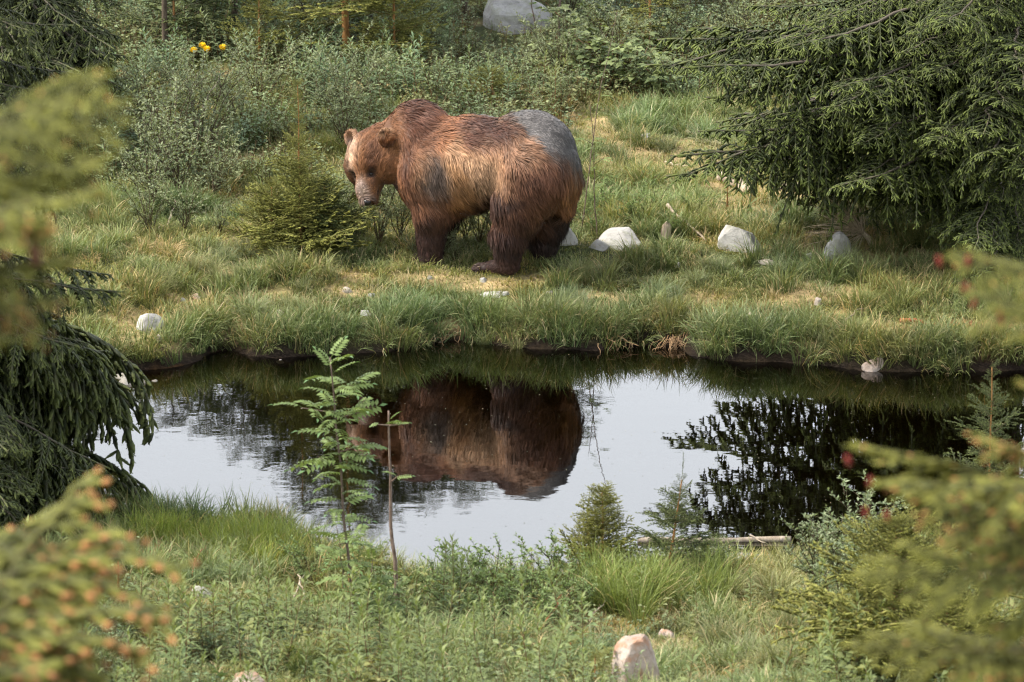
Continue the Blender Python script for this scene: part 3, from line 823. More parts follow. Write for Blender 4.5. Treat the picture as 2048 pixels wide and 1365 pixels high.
def twigs(mb, A, B, ra, CA, CB=None, belly=1.0, sides=3):
    """spindle bodies for many twig pieces: radius ra at A, ra*belly half way, thin at B"""
    A, B = np.asarray(A), np.asarray(B); m = len(A); ax = norm(B - A)
    CA = np.broadcast_to(np.asarray(CA), (m, 3)); CB = CA if CB is None else np.broadcast_to(np.asarray(CB), (m, 3))
    u = norm(np.cross(ax, np.array([.31, .17, .93]))); v = np.cross(ax, u)
    V, C = [], []
    for f, rr_ in ((0, ra), (.55, ra * belly), (1.0, ra * .45)):
        for k in range(sides):
            a = k * 2 * math.pi / sides
            V.append(A + (B - A) * f + (u * math.cos(a) + v * math.sin(a)) * rr_); C.append(CA * (1 - f) + CB * f)
    V = np.stack(V, 1).reshape(-1, 3); C = np.stack(C, 1).reshape(-1, 3); i = np.arange(m)[:, None] * sides * 3
    Q = [i + np.array([[r_ * sides + k, r_ * sides + (k + 1) % sides, (r_ + 1) * sides + (k + 1) % sides, (r_ + 1) * sides + k]]) for r_ in (0, 1) for k in range(sides)]
    mb.add(V, Q=np.concatenate(Q), C=C)

def spruce_branch(name, seed, L=1.0, sag=(.15, .1), sec=.45, hang=.6, step=.05, sub=.08, sub_step=.035, dens=260, nl=.016, nw=.003,
                  old=(58, 66, 36), new=(128, 140, 66), new_amt=.6, wood=(96, 84, 70), flowers=0, flower_col=(196, 120, 66), r0=.012, bare=.12, up=0.0, body=.0075, fsize=.006):
    r = np.random.default_rng(seed); mb = MB()
    old, new, wood = lin(old), lin(new), lin(wood)
    n = 16; t = np.linspace(0, 1, n)
    wob = np.cumsum(r.normal(0, .02, (n, 2)), 0) * L * .5
    axis = np.stack([t * L, wob[:, 0], L * (-sag[0] * t + sag[1] * t ** 2.2) + wob[:, 1] * .5], -1)
    mb.tube(axis, r0 * (1 - .8 * t) * (.5 + .5 * min(L, 2)), wood, 5)
    def on_axis(s): return np.array([np.interp(s, t, axis[:, k]) for k in range(3)])
    TA, TB, N0, N1 = [], [], [], []
    SA, SB, SN = [], [], []
    # the tip of the branch itself bears needles
    for i in range(int(n * .45), n - 1):
        TA.append(axis[i]); TB.append(axis[i + 1]); N0.append(new_amt * t[i] ** 4); N1.append(new_amt * t[i + 1] ** 4)
    s = bare; side = 1
    tips = [axis[-1]]
    while s < .99:
        side = -side
        prof = (.45 + .55 * math.sin(math.pi * min(1, .25 + s * .65))) * min(1, (1.04 - s) * 2.6)
        l = sec * prof * r.uniform(.65, 1.2)
        p = on_axis(s); tg = norm(on_axis(min(1, s + .04)) - on_axis(s - .04))
        out = np.array([0, side, 0.])
        a = r.uniform(.75, 1.1); d = norm(tg * math.cos(a) + out * math.sin(a) + np.array([0, 0, r.normal(up, .12)]))
        ns = max(2, int(l / .06)); q = p; seg = l / ns
        for j in range(ns):
            g = hang * (j + 1) / ns * .55
            d = norm(d + np.array([0, 0, -g]) + r.normal(0, .06, 3))
            q2 = q + d * seg
            f0, f1 = j / ns, (j + 1) / ns
            TA.append(q); TB.append(q2)
            last = j == ns - 1
            N0.append(new_amt * .3 * (f0 > .6)); N1.append(new_amt * (1.0 if last else .15))
            # side shoots
            m = max(1, int(seg / sub_step))
            for k in range(m):
                w = (k + r.random()) / m; b0 = q * (1 - w) + q2 * w
                for sd in (-1, 1):
                    lat = norm(np.cross(d, np.array([0, 0, 1.0])) * sd + r.normal(0, .18, 3))
                    aa = r.uniform(.6, 1.0)
                    e = norm(d * math.cos(aa) + lat * math.sin(aa) + np.array([0, 0, -hang * .35 + up * .6]))
                    ll = sub * r.uniform(.55, 1.3) * (1.1 - .45 * f1)
                    SA.append(b0); SB.append(b0 + e * ll); SN.append(new_amt * (r.random() < .35 + .6 * f1) * r.uniform(.5, 1))
            q = q2
        tips.append(q)
        s += step / L * r.uniform(.75, 1.25)
    TA, TB, N0, N1 = map(np.array, (TA, TB, N0, N1)); SA, SB, SN = map(np.array, (SA, SB, SN))
    jit = lambda n_: r.uniform(.8, 1.2, (n_, 1))
    twigs(mb, TA, TB, body * .75, (wood * .35 + old * .65) * jit(len(TA)), old * (1 - N1[:, None]) + new * N1[:, None], 1.2, 4)
    polyline_needles(mb, r, TA, TB, N0, N1, dens, nl, nw, old, new)
    twigs(mb, SA, SB, body * .7, old * jit(len(SA)), np.clip(old * (1 - SN[:, None]) + new * SN[:, None], 0, 1) * jit(len(SA)), 1.35, 4)
    mid = SA + (SB - SA) * .5
    polyline_needles(mb, r, SA, mid, SN * .1, SN * .5, dens * .8, nl, nw, old, new)
    polyline_needles(mb, r, mid, SB, SN * .8, SN, dens, nl * .95, nw * 1.1, old, new)
    if flowers:
        ch = r.choice(len(SB), min(flowers, len(SB)), replace=False)
        fc = lin(flower_col)
        for i in ch:
            c0 = SB[i]; d = norm(SB[i] - SA[i])
            mb.tube(np.array([c0 - d * .004, c0 + d * .004, c0 + d * .013, c0 + d * .018]), np.array([.5, 1.3, 1.1, .3]) * fsize, fc * r.uniform(.8, 1.25), 5)
    return mb.mesh(name, M['needle'])

# big drooping old spruce, young upright spruce, near branches with flowers
BIG = [spruce_branch('spruce_branch', 100 + i, L=2.4, sag=(.20 + .05 * i, .16), sec=.62, hang=.55, step=.050, sub=.080, sub_step=.036, dens=90, nl=.013, nw=.0045,
                     old=(54, 64, 36), new=(136, 150, 76), new_amt=.85, r0=.013, wood=(110, 102, 92), body=.0085) for i in range(3)]
DROOP = [spruce_branch('spruce_branch', 120 + i, L=1.35, sag=(.30, .14), sec=.46, hang=.95, step=.042, sub=.060, sub_step=.032, dens=110, nl=.012, nw=.004,
                       old=(52, 60, 38), new=(132, 142, 80), new_amt=.7, r0=.012, wood=(104, 96, 86), body=.0075) for i in range(3)]
YOUNG = [spruce_branch('spruce_branch', 140 + i, L=.75, sag=(-.10 + .08 * i, .10), sec=.34, hang=.10, step=.045, sub=.055, sub_step=.036, dens=190, nl=.012, nw=.0036,
                       old=(102, 108, 55), new=(182, 180, 96), new_amt=.8, r0=.007, up=.08, wood=(128, 104, 70), body=.0068) for i in range(3)]
YOUNG_DARK = [spruce_branch('spruce_branch', 150 + i, L=.75, sag=(-.05 + .1 * i, .10), sec=.36, hang=.2, step=.045, sub=.060, sub_step=.036, dens=190, nl=.012, nw=.0036,
                       old=(72, 84, 52), new=(144, 154, 92), new_amt=.65, r0=.007, up=.05, wood=(112, 98, 74), body=.0068) for i in range(2)]
NEAR = [spruce_branch('spruce_branch', 160 + i, L=1.0, sag=(.05, .12), sec=.40, hang=.45, step=.040, sub=.070, sub_step=.030, dens=240, nl=.016, nw=.003,
                      old=(84, 88, 44), new=(176, 176, 88), new_amt=1.0, r0=.012, flowers=f, body=.0085, flower_col=(196, 142, 92)) for i, f in enumerate((20, 200, 0))]
FAR = [spruce_branch('spruce_branch', 180 + i, L=2.0, sag=(.25, .16), sec=.7, hang=.7, step=.11, sub=.16, sub_step=.10, dens=50, nl=.04, nw=.012,
                     old=(44, 54, 32), new=(74, 88, 46), new_amt=.4, r0=.016, body=.022) for i in range(2)]

def put_branch(parent, me, base, tip, L, roll=0.0, width=1.0):
    """lay a branch mesh from base to tip (world points); parent is an Empty with no rotation"""
    b, e = np.asarray(base, float), np.asarray(tip, float)
    x = Vector(e - b); ln = x.length; x.normalize()
    y = Vector((0, 0, 1)).cross(x).normalized(); z = x.cross(y)
    R = Matrix((x, y, z)).transposed().to_4x4() @ Matrix.Rotation(roll, 4, 'X')
    s = ln / L
    o = bpy.data.objects.new('branch', me); COL.objects.link(o); o.parent = parent
    o.matrix_local = Matrix.Translation(Vector(b) - parent.location) @ R @ Matrix.Diagonal((s, s * width, s * width, 1))
    return o

def trunk(parent, base, H, r, lean=(0, 0), name='trunk', mat='bark', seed=0, sides=9):
    rr = np.random.default_rng(seed); n = 14; t = np.linspace(0, 1, n)
    P = np.stack([lean[0] * t * H + np.cumsum(rr.normal(0, .006, n)) * H * .25, lean[1] * t * H + np.cumsum(rr.normal(0, .006, n)) * H * .25, t * H - .08], -1)
    mb = MB(); mb.tube(P, np.maximum(.004, r * (1 - .92 * t) + r * .35 * np.exp(-t * 22)), (1, 1, 1), sides)
    link(name, mb.mesh(name, M[mat]), parent)
    return lambda z: np.asarray(parent.location) + np.array([np.interp(z, P[:, 2], P[:, k]) for k in range(3)])

def spruce(name, label, cat, group, base, H, r, meshes, ml, blen, z0=.1, dz=.22, per=5, tilt=(.1, -.25), seed=0, lean=(0, 0), skip=None, top=.12, width=1.0, mat='bark', az_range=None, power=.85):
    rr = np.random.default_rng(seed)
    root = link(name, None, loc=base); root.empty_display_size = .3
    tag(root, label, cat, group)
    ax = trunk(root, base, H, r, lean, seed=seed, mat=mat)
    z = z0; a0 = rr.random() * 6.28
    while z < H * .97:
        f = z / H
        l = blen * max(.10, (1 - f) ** power) * (1 if f > .12 else .75 + 2 * f)
        for k in range(per):
            a = a0 + k * 2 * math.pi / per + rr.normal(0, .22)
            if az_range is not None:
                da = (a - az_range[0] + math.pi) % (2 * math.pi) - math.pi
                if abs(da) > az_range[1]: continue
            ll = l * rr.uniform(.55, 1.25)
            tl = tilt[1] + (tilt[0] - tilt[1]) * f + rr.normal(0, .08)
            b = ax(z + rr.normal(0, dz * .2))
            tip = b + ll * np.array([math.cos(a) * math.cos(tl), math.sin(a) * math.cos(tl), math.sin(tl)])
            if skip is not None and skip(b, tip): continue
            put_branch(root, meshes[rr.integers(len(meshes))], b, tip, ml, rr.normal(0, .2), width * rr.uniform(.85, 1.15))
        a0 += 2.4; z += dz * (1.15 - .5 * f) * rr.uniform(.8, 1.2)
    # leader shoot
    b = ax(H * .97); put_branch(root, meshes[0], b, b + np.array([lean[0], lean[1], 1.0]) * top, ml, 0, .5)
    return root, ax

# ------------------------------------------------------------------ leafy plants
def rnd_dir(r, n, zmin=-.2, zmax=.8):
    a = r.uniform(0, 6.283, n); z = r.uniform(zmin, zmax, n); c = np.sqrt(np.clip(1 - z * z, 0, 1))
    return np.stack([np.cos(a) * c, np.sin(a) * c, z], -1)

def willow_meshes(seed, H=1.1, spread=.55, stems=9, leaf=(.042, .018), col=(122, 134, 100), col2=(160, 168, 132), per=70, wood=(92, 80, 62)):
    r = np.random.default_rng(seed); st, fo = MB(), MB()
    c0, c1 = lin(col), lin(col2)
    for s in range(stems):
        a = r.random() * 6.283; sp = spread * r.uniform(.3, 1.0); h = H * r.uniform(.6, 1.05)
        n = 9; t = np.linspace(0, 1, n)
        P = np.stack([math.cos(a) * sp * t ** 1.2, math.sin(a) * sp * t ** 1.2, h * t * (1 - .08 * t) - .03], -1) + np.cumsum(r.normal(0, .014, (n, 3)), 0)
        P[0] = (P[0] - [0, 0, 0]); st.tube(P, .009 * (1 - .85 * t) * H ** .5, lin(wood), 5)
        twig = [P[3:]]
        for b in range(7):
            k = r.integers(2, n - 1); d = norm(np.array([math.cos(a + r.normal(0, 1.1)), math.sin(a + r.normal(0, 1.1)), r.uniform(.3, 1.2)])) * h * r.uniform(.18, .36)
            q = P[k] + np.linspace(0, 1, 5)[:, None] * d + np.cumsum(r.normal(0, .008, (5, 3)), 0)
            st.tube(q, .0035 * (1 - .7 * np.linspace(0, 1, 5)), lin(wood), 4); twig.append(q)
        for q in twig:
            m = int(per * (len(q) / 6) * .32) + 3
            w = r.random(m) ** .75 * (len(q) - 1.001); i = w.astype(int); f = (w - i)[:, None]
            B = q[i] * (1 - f) + q[i + 1] * f
            ax = norm(q[i + 1] - q[i])
            D = norm(rnd_dir(r, m, -.1, .7) + ax * .5)
            N = norm(np.array([0, 0, 1.0]) + r.normal(0, .45, (m, 3)))
            mixv = r.random((m, 1)); 
            fo.leaves(B, D, N, leaf[0] * r.uniform(.6, 1.25, m), leaf[1] * r.uniform(.7, 1.2, m), c0 * (1 - mixv) + c1 * mixv, .2, .12)
    return st.mesh('stems', M['leaf']), fo.mesh('foliage', M['leaf'])

def fireweed_mesh(seed, H=.6, n=46, leaf=(.11, .017), col=(88, 106, 70), col2=(134, 146, 94), lo=.1, scatter_mat=False):
    r = np.random.default_rng(seed); mb = MB()
    t = np.linspace(0, 1, 8); bend = r.normal(0, .10, 2)
    P = np.stack([bend[0] * t ** 2 * H, bend[1] * t ** 2 * H, H * t - .03], -1)
    mb.tube(P, .0045 * (1 - .6 * t), lin((120, 96, 70)), 4)
    s = np.linspace(lo, 1.0, n); a = np.arange(n) * 2.4 + r.random() * 6
    B = np.stack([np.interp(s, t, P[:, k]) for k in range(3)], -1)
    el = .25 + .95 * s ** 3 + r.normal(0, .15, n)
    D = np.stack([np.cos(a) * np.cos(el), np.sin(a) * np.cos(el), np.sin(el)], -1)
    N = norm(np.array([0, 0, 1.0]) - D * D[:, 2:3] + r.normal(0, .2, (n, 3)))
    f = np.clip(s + r.normal(0, .15, n), 0, 1)[:, None]
    mb.leaves(B, D, N, leaf[0] * (1.05 - .55 * s ** 4) * r.uniform(.75, 1.15, n), leaf[1] * r.uniform(.8, 1.2, n), lin(col) * (1 - f) + lin(col2) * f, .15, .22)
    return mb.mesh('fireweed', M['leaf_scatter'] if scatter_mat else M['leaf'])

def herb_mesh(seed, H=.4, stems=6, leaf=(.06, .04), col=(92, 118, 74), col2=(126, 148, 88), scatter_mat=True, name='herb', per=9):
    r = np.random.default_rng(seed); mb = MB()
    for s in range(stems):
        a = r.random() * 6.28; sp = H * .55 * r.uniform(.2, 1); h = H * r.uniform(.55, 1); t = np.linspace(0, 1, 6)
        P = np.stack([math.cos(a) * sp * t, math.sin(a) * sp * t, h * t - .02], -1) + np.cumsum(r.normal(0, .008, (6, 3)), 0)
        mb.tube(P, .0032 * (1 - .6 * t), lin((112, 96, 66)), 4)
        m = per; w = r.uniform(.2, 1, m)
        B = np.stack([np.interp(w, t, P[:, k]) for k in range(3)], -1)
        D = rnd_dir(r, m, -.15, .5); N = norm(np.array([0, 0, 1.]) + r.normal(0, .3, (m, 3))); f = r.random((m, 1))
        mb.leaves(B, D, N, leaf[0] * r.uniform(.6, 1.2, m), leaf[1] * r.uniform(.7, 1.1, m), lin(col) * (1 - f) + lin(col2) * f, .15, .15)
    return mb.mesh(name, M['leaf_scatter'] if scatter_mat else M['leaf'])

def rasp_mesh(seed, H=.5, stems=5):
    """broad toothed leaves in threes on arching canes"""
    r = np.random.default_rng(seed); mb = MB()
    for s in range(stems):
        a = r.random() * 6.28; t = np.linspace(0, 1, 7); h = H * r.uniform(.6, 1); sp = H * .6 * r.uniform(.2, 1)
        P = np.stack([math.cos(a) * sp * t ** 1.4, math.sin(a) * sp * t ** 1.4, h * t * (1.15 - .3 * t) - .02], -1)
        mb.tube(P, .004 * (1 - .5 * t), lin((120, 92, 66)), 4)
        for w in r.uniform(.25, 1, 8):
            b = np.array([np.interp(w, t, P[:, k]) for k in range(3)]); d = rnd_dir(r, 1, -.1, .35)[0]
            e = b + d * .06; sdv = norm(np.cross(d, [0, 0, 1.])); up = np.array([0, 0, 1.]) + r.normal(0, .2, 3)
            mb.tube(np.array([b, e]), .0018, lin((110, 120, 70)), 3)
            f = r.random(); c = lin((100, 114, 76)) * (1 - f) + lin((142, 154, 104)) * f
            mb.leaves(np.array([e, e, e]), np.array([d, d * .35 + sdv, d * .35 - sdv]), np.array([up] * 3), np.array([.085, .065, .065]) * r.uniform(.8, 1.15), np.array([.062, .046, .046]), c, .12, .15)
    return mb.mesh('raspberry', M['leaf'])

def rowan_leaf_mesh(seed, L=.19, pairs=7):
    r = np.random.default_rng(seed); mb = MB()
    t = np.linspace(0, 1, 7); P = np.stack([L * t, 0 * t, .05 * t - .10 * t ** 2 * (.6 + .5 * r.random())], -1) * np.array([1, 1, 1.0])
    mb.tube(P, .0016 * (1 - .5 * t), lin((132, 150, 84)), 3)
    for i in range(pairs):
        s = .22 + .70 * i / (pairs - 1)
        b = np.array([np.interp(s, t, P[:, k]) for k in range(3)])
        for sd in (-1, 1):
            d = norm(np.array([.42, sd, -.12 + r.normal(0, .08)]))
            ll = .058 * (1 - .35 * abs(s - .5)) * r.uniform(.85, 1.1)
            c = lin((120, 138, 84)) * r.uniform(.85, 1.2)
            mb.leaves(b[None], d[None], np.array([[0, 0, 1.]]), ll, .024, c, .2, .18)
    mb.leaves(P[-1:], np.array([[1, 0, -.3]]), np.array([[0, 0, 1.]]), .05, .019, lin((110, 140, 92)), .2, .18)
    return mb.mesh('leaf', M['leaf'])

# ------------------------------------------------------------------ grass tufts
def tuft(seed, n, h, spread, lean, w, c0, c1, dry=0.0, dry_col=(196, 178, 134)):
    r = np.random.default_rng(seed); mb = MB()
    a = r.uniform(0, 6.283, n); rr = spread * np.sqrt(r.random(n))
    P = np.stack([np.cos(a) * rr, np.sin(a) * rr, -.01 + 0 * rr], -1)
    az = a + r.normal(0, .7, n); L = h * r.uniform(.45, 1.1, n)
    le = np.abs(r.normal(lean, .22, n)) + rr / max(spread, 1e-3) * .2
    f = r.random((n, 1)); cc0 = lin(c0) * (.8 + .4 * f); cc1 = lin(c1) * (.8 + .4 * f)
    isd = r.random(n) < dry
    cc0[isd] = lin(dry_col) * .75; cc1[isd] = lin(dry_col)
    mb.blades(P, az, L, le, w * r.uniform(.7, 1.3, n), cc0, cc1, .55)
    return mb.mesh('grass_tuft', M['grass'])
# ------------------------------------------------------------------ rocks
def rock_mesh(seed, size, mat, facet=.5, sub=4, boxy=0):
    import bmesh
    r = np.random.default_rng(seed)
    bm = bmesh.new(); bmesh.ops.create_icosphere(bm, subdivisions=sub, radius=1)
    V = np.array([v.co[:] for v in bm.verts])
    if boxy: V = V / (np.sum(np.abs(V) ** boxy, 1, keepdims=True) ** (1 / boxy)); V[:, :2] *= .86
    pl = r.normal(0, 1, (13, 3)); pl[:, 2] = np.abs(pl[:, 2]) * .8; pl[:, 1] -= .35; pl = norm(pl); off = r.uniform(.42, .85, 13) + (.35 if boxy else 0)
    for k in range(13):                                            # cut flat faces
        d = V @ pl[k] - off[k]; V = V - np.clip(d, 0, None)[:, None] * pl[k] * min(1.0, facet * 1.5)
    V = V * (1 + .16 * (fbm(V + seed, 1.6, seed) - .5)[:, None] + .05 * (vnoise(V + seed, 6, seed) - .5)[:, None])
    V = V * np.asarray(size)
    for v, c in zip(bm.verts, V): v.co = c
    me = bpy.data.meshes.new('rock'); bm.to_mesh(me); bm.free()
    me.polygons.foreach_set('use_smooth', np.zeros(len(me.polygons), bool)); me.materials.append(M[mat]); return me
ROCKS = []
def rock(px, py, w, h, label, mat='rock_pale', seed=0, depth=None, sink=.35, rot=None, group=None, facet=.6, name='rock', z=None, boxy=0):
    """px,py: foot of the stone in the picture; w,h: width and height in pixels there"""
    c = pg(px, py) if z is None else at_z(px, py, z)
    s = 1 / (F_PX / (math.hypot(c[1], CAM_Z - c[2])))
    sx, sz = w * s / 2 * 1.18, h * s / 2 * 1.1; sy = depth if depth else sx * .75
    me = rock_mesh(seed, (sx, sy, sz * (1 + sink)), mat, facet, boxy=boxy)
    o = link(name, me, loc=(c[0], c[1] + sy * .6, c[2] + sz * (1 - sink)), rot=(0, 0, rot if rot is not None else (seed * 1.7) % .6 - .3))
    ROCKS.append((c[0], c[1] + sy * .6, max(sx, .05), sy)); tag(o, label, 'rock', group); return o

rock(1245, 497, 112, 34, 'flat pale rock in the grass just behind the bear, beside the stump', seed=3, sink=.5)
rock(1195, 500, 44, 20, 'low slanted rock lying against the flat pale rock behind the bear', seed=31, sink=.5)
rock(1480, 506, 88, 56, 'wedge shaped pale boulder between the dead stick and the dead twig bush', seed=5, facet=.9)
rock(1674, 524, 58, 56, 'upright rounded white boulder below the grey dead twig bush', seed=61, facet=.3, rot=.2)
rock(1132, 492, 56, 34, 'pale rock showing behind the hind legs of the bear', seed=12)
rock(297, 664, 52, 38, 'rounded white boulder under the drooping spruce on the far bank', seed=14, facet=.3)
rock(317, 688, 20, 18, 'small pointed stone just below the rounded white boulder', seed=15, mat='rock_warm')
rock(1752, 745, 54, 34, 'cracked brownish rock sitting at the waterline of the far bank', seed=18, mat='rock_warm')
rock(1272, 1378, 84, 86, 'split pinkish white rock in the foreground herbs', seed=23, mat='rock_warm', facet=.7, rot=.5, boxy=5)
rock(497, 1374, 64, 26, 'rock whose pale top just shows among the foreground fireweed', seed=22, mat='rock_warm')
rock(762, 1122, 122, 26, 'long flat pale rock at the near water edge behind the bare stem', seed=24, sink=.6)
rock(1035, 66, 135, 56, 'big pale lichen covered boulder in the background undergrowth', seed=26, sink=.4, boxy=4)
rock(1290, 278, 20, 12, 'lone small white stone in the open grass behind the bear', seed=28)
rock(1016, 1265, 54, 18, 'low pale stone in the near herbs beyond the split rock', seed=29, mat='rock_pale')
rock(1335, 1275, 34, 16, 'small brownish stone under the tall near grass', seed=30, mat='rock_warm')
rock(400, 1195, 46, 18, 'pale stone in near grass beside the broadleaf seedling', seed=46, mat='rock_pale')
for i, (x, y, w, h) in enumerate([(693, 586, 22, 11), (742, 595, 15, 10), (730, 632, 26, 11), (555, 640, 34, 22), (985, 595, 50, 11), (1012, 592, 18, 9),
                                  (396, 600, 22, 14), (366, 604, 14, 9), (966, 565, 16, 9), (1537, 530, 34, 10), (1617, 520, 16, 16), (1356, 535, 14, 10),
                                  (1636, 612, 18, 18), (1540, 655, 18, 26), (1524, 664, 22, 7), (1500, 640, 14, 20), (1470, 640, 12, 10), (860, 560, 14, 7), (880, 690, 12, 7), (1100, 588, 14, 7), (560, 700, 14, 9), (452, 690, 10, 9)]):
    rock(x, y, w, h, 'small pale stone half sunk in the grass of the far bank', seed=50 + i, group='small stones on the far bank', name='stone', mat='rock_pale' if i % 3 else 'rock_warm')
rock(258, 772, 66, 15, 'flat grey stone breaking the water by the left far bank', seed=34, mat='rock_wet', z=-.01, sink=.6, name='stone')
rock(240, 760, 54, 9, 'thin mossy stone in the shallows behind the flat grey stone', seed=35, mat='rock_wet', z=-.01, sink=.6, name='stone')
rock(310, 766, 14, 7, 'tiny dark stone tip in the shallows beside the flat grey stone', seed=36, mat='rock_wet', z=-.01, sink=.6, name='stone')

# ------------------------------------------------------------------ the spruces
# large old spruce on the right bank
RB = pg(2015, 498)
rs, rax = spruce('spruce_tree', 'huge old spruce with long drooping branches beside the dead twig bush', 'tree', None, RB, 9.5, .17, BIG, 2.4, 2.7, z0=2.3, dz=.27, per=6, tilt=(.15, -.30), seed=4, power=.9)
for k, (x, y, D, zb) in enumerate([(1315, 40, 40.5, 2.3), (1340, 255, 40.0, 1.7), (1400, 110, 39.6, 2.2), (1520, 215, 39.3, 1.75), (1440, 300, 40.8, 1.35), (1570, 345, 40.6, 1.15),
                                  (1545, 60, 39.2, 2.5), (1660, 330, 39.2, 1.25), (1700, 390, 39.8, .85), (1770, 360, 39.0, 1.05), (1880, 440, 39.1, .75), (1905, 480, 39.4, .6),
                                  (1760, 240, 38.9, 1.6), (1880, 250, 38.6, 1.5), (1640, 150, 39.0, 2.1), (1960, 370, 38.7, 1.0), (2040, 470, 38.9, .7), (1480, 10, 40.2, 2.6), (1620, 20, 39.6, 2.7),
                                  (1750, 60, 38.8, 2.5), (1870, 120, 38.6, 2.2), (1990, 180, 38.5, 1.9), (2080, 300, 38.5, 1.4), (1420, 180, 41.4, 1.9), (1560, 250, 41.9, 1.6), (1760, 300, 42.4, 1.3), (1900, 330, 42.6, 1.2), (2010, 290, 38.6, 1.5), (2060, 90, 38.3, 2.3), (1930, 40, 38.4, 2.6), (1820, 420, 39.3, .9), (1930, 455, 38.8, .8), (2000, 500, 38.7, .7), (1990, 420, 40, .9), (1850, 380, 41.5, 1.0), (1950, 440, 42, .9)]):
    for q in range(3):
        b = rax(zb + random.uniform(-.2, .2)); put_branch(rs, BIG[(k + q) % 3], b, at_d(x + (random.uniform(-45, 60) if q else 0), y + (random.uniform(-40, 30) if q else 0), D + random.uniform(-.4, .6)), 2.4, random.uniform(-.3, .3), random.uniform(.9, 1.25))

# drooping spruce on the left, beside the water
LB = pg(-120, 1075)
ls, lax = spruce('spruce_tree', 'drooping dark spruce hanging over the water, beside the flat grey stone', 'tree', None, LB, 8.5, .13, DROOP, 1.35, 1.45, z0=.7, dz=.2, per=6, tilt=(.2, -.30), seed=9, power=.7)
for k, (x, y, D, zb) in enumerate([(335, 925, 34.3, 1.35), (200, 690, 34.2, 2.2), (215, 640, 34.6, 2.35), (255, 620, 35.0, 2.4), (180, 860, 33.6, 1.7), (180, 750, 33.8, 1.95), (120, 900, 33.4, 1.4), (290, 985, 34.0, 1.2), (90, 990, 33.5, 1.0), (300, 880, 34.2, 1.5), (200, 960, 33.8, 1.2), (215, 690, 34.8, 2.2), (150, 780, 33.7, 1.9), (60, 830, 33.4, 1.7), (40, 940, 33.2, 1.3)]):
    for q in range(3):
        b = lax(zb + random.uniform(-.15, .15)); put_branch(ls, DROOP[(k + q) % 3], b, at_d(x + (random.uniform(-70, 0) if q else 0), y + (random.uniform(-35, 35) if q else 0), D + random.uniform(-.2, .3)), 1.35, random.uniform(-.3, .3), 1.15)
# dark spruce at the upper left, behind the pond
UB = pg(-30, 300)
us, uax = spruce('spruce_tree', 'dark spruce at the edge of the glade behind the pale sand patch', 'tree', None, UB, 7.5, .12, DROOP, 1.35, 1.5, z0=.25, dz=.2, per=6, tilt=(.15, -.25), seed=13, power=.75)
for k, (x, y, D, zb) in enumerate([(255, 60, 43.2, 1.75), (230, 20, 43.0, 2.0), (150, 130, 42.8, 1.3), (120, 210, 42.6, 1.0), (60, 270, 42.4, .7), (200, 5, 44, 2.2), (180, 80, 42.8, 1.5), (90, 60, 42.5, 1.6), (60, 150, 42.3, 1.2), (110, 250, 42.3, .8), (240, 95, 43, 1.5)]):
    for q in range(3):
        put_branch(us, DROOP[(k + q) % 3], uax(zb + random.uniform(-.1, .1)), at_d(x + (random.uniform(-50, 20) if q else 0), y + (random.uniform(-30, 30) if q else 0), D), 1.35, random.uniform(-.2, .2), 1.2)

# young spruces
def young(px, py, hpx, label, seed, blen=.45, meshes=None, per=5, dz=.10, z0=.06, r=.016, width=1.0, lean=(0, 0), tilt=(.75, .10), top=.2, power=.85, name='spruce_sapling', cat='sapling'):
    c = pg(px, py); s = F_PX / math.hypot(c[1], CAM_Z - c[2]) * .97
    return spruce(name, label, cat, None, c, hpx / s, r, meshes or YOUNG, .75, blen, z0=z0, dz=dz, per=per, tilt=tilt, seed=seed, lean=lean, top=top, width=width, power=power, mat='bark_young')
M['bark_young'] = bark_mat('bark_young', (120, 84, 48), (176, 132, 84), 40)
young(600, 512, 355, 'bushy young spruce with bare yellow leader just ahead of the bear', 21, blen=.80, per=6, dz=.11, power=1.75, top=.26, width=1.25, tilt=(.75, .05))
young(545, 505, 150, 'low spreading spruce bush at the foot of the bushy young spruce', 22, blen=.55, dz=.07, per=6, tilt=(.9, .25))
young(650, 505, 150, 'low spruce bush between the bear and the bushy young spruce', 23, blen=.50, dz=.07, per=6, meshes=YOUNG_DARK, tilt=(.9, .25))
young(602, 516, 200, 'forked short spruce in front of the bare yellow leader', 42, blen=.45, per=7, dz=.07, width=1.2, tilt=(.9, .2))
young(690, 140, 900, 'tall slim spruce with pale trunk in the background undergrowth', 24, blen=1.0, per=5, dz=.22, r=.04, z0=.25, power=.7, tilt=(.5, -.05), name='spruce_tree', cat='tree')
young(790, 150, 480, 'bright green young spruce beside the slim spruce with pale trunk', 25, blen=.6, per=6, dz=.14, name='spruce_tree', cat='tree')
young(520, 140, 240, 'yellowish spruce sapling left of the slim spruce in the undergrowth', 26, blen=.45, per=5, dz=.12)
young(985, 215, 85, 'stunted yellowish spruce with a broken side shoot behind the back of the bear', 27, blen=.40, per=6, dz=.06, tilt=(.6, .1))
young(350, 95, 330, 'dark green spruce growing behind the yellow flowers', 28, blen=.8, per=6, dz=.14, meshes=YOUNG_DARK, name='spruce_tree', cat='tree')
young(1205, 1165, 205, 'young spruce with two leaders on the near bank beside the floating log', 29, blen=.34, per=7, dz=.06, power=.6, width=1.25)
young(1175, 1165, 140, 'short side spruce under the two leader spruce on the near bank', 30, blen=.32, per=6, dz=.06, width=1.2, power=.6)
young(1330, 1175, 240, 'sparse spruce with one crooked bare leader in front of the floating log', 31, blen=.40, per=5, dz=.085, width=1.2, meshes=YOUNG_DARK, lean=(.12, 0), power=.8)
young(1415, 1150, 85, 'flat dark spruce bush under the floating log', 32, blen=.36, per=6, dz=.07, meshes=YOUNG_DARK, tilt=(.7, .05))
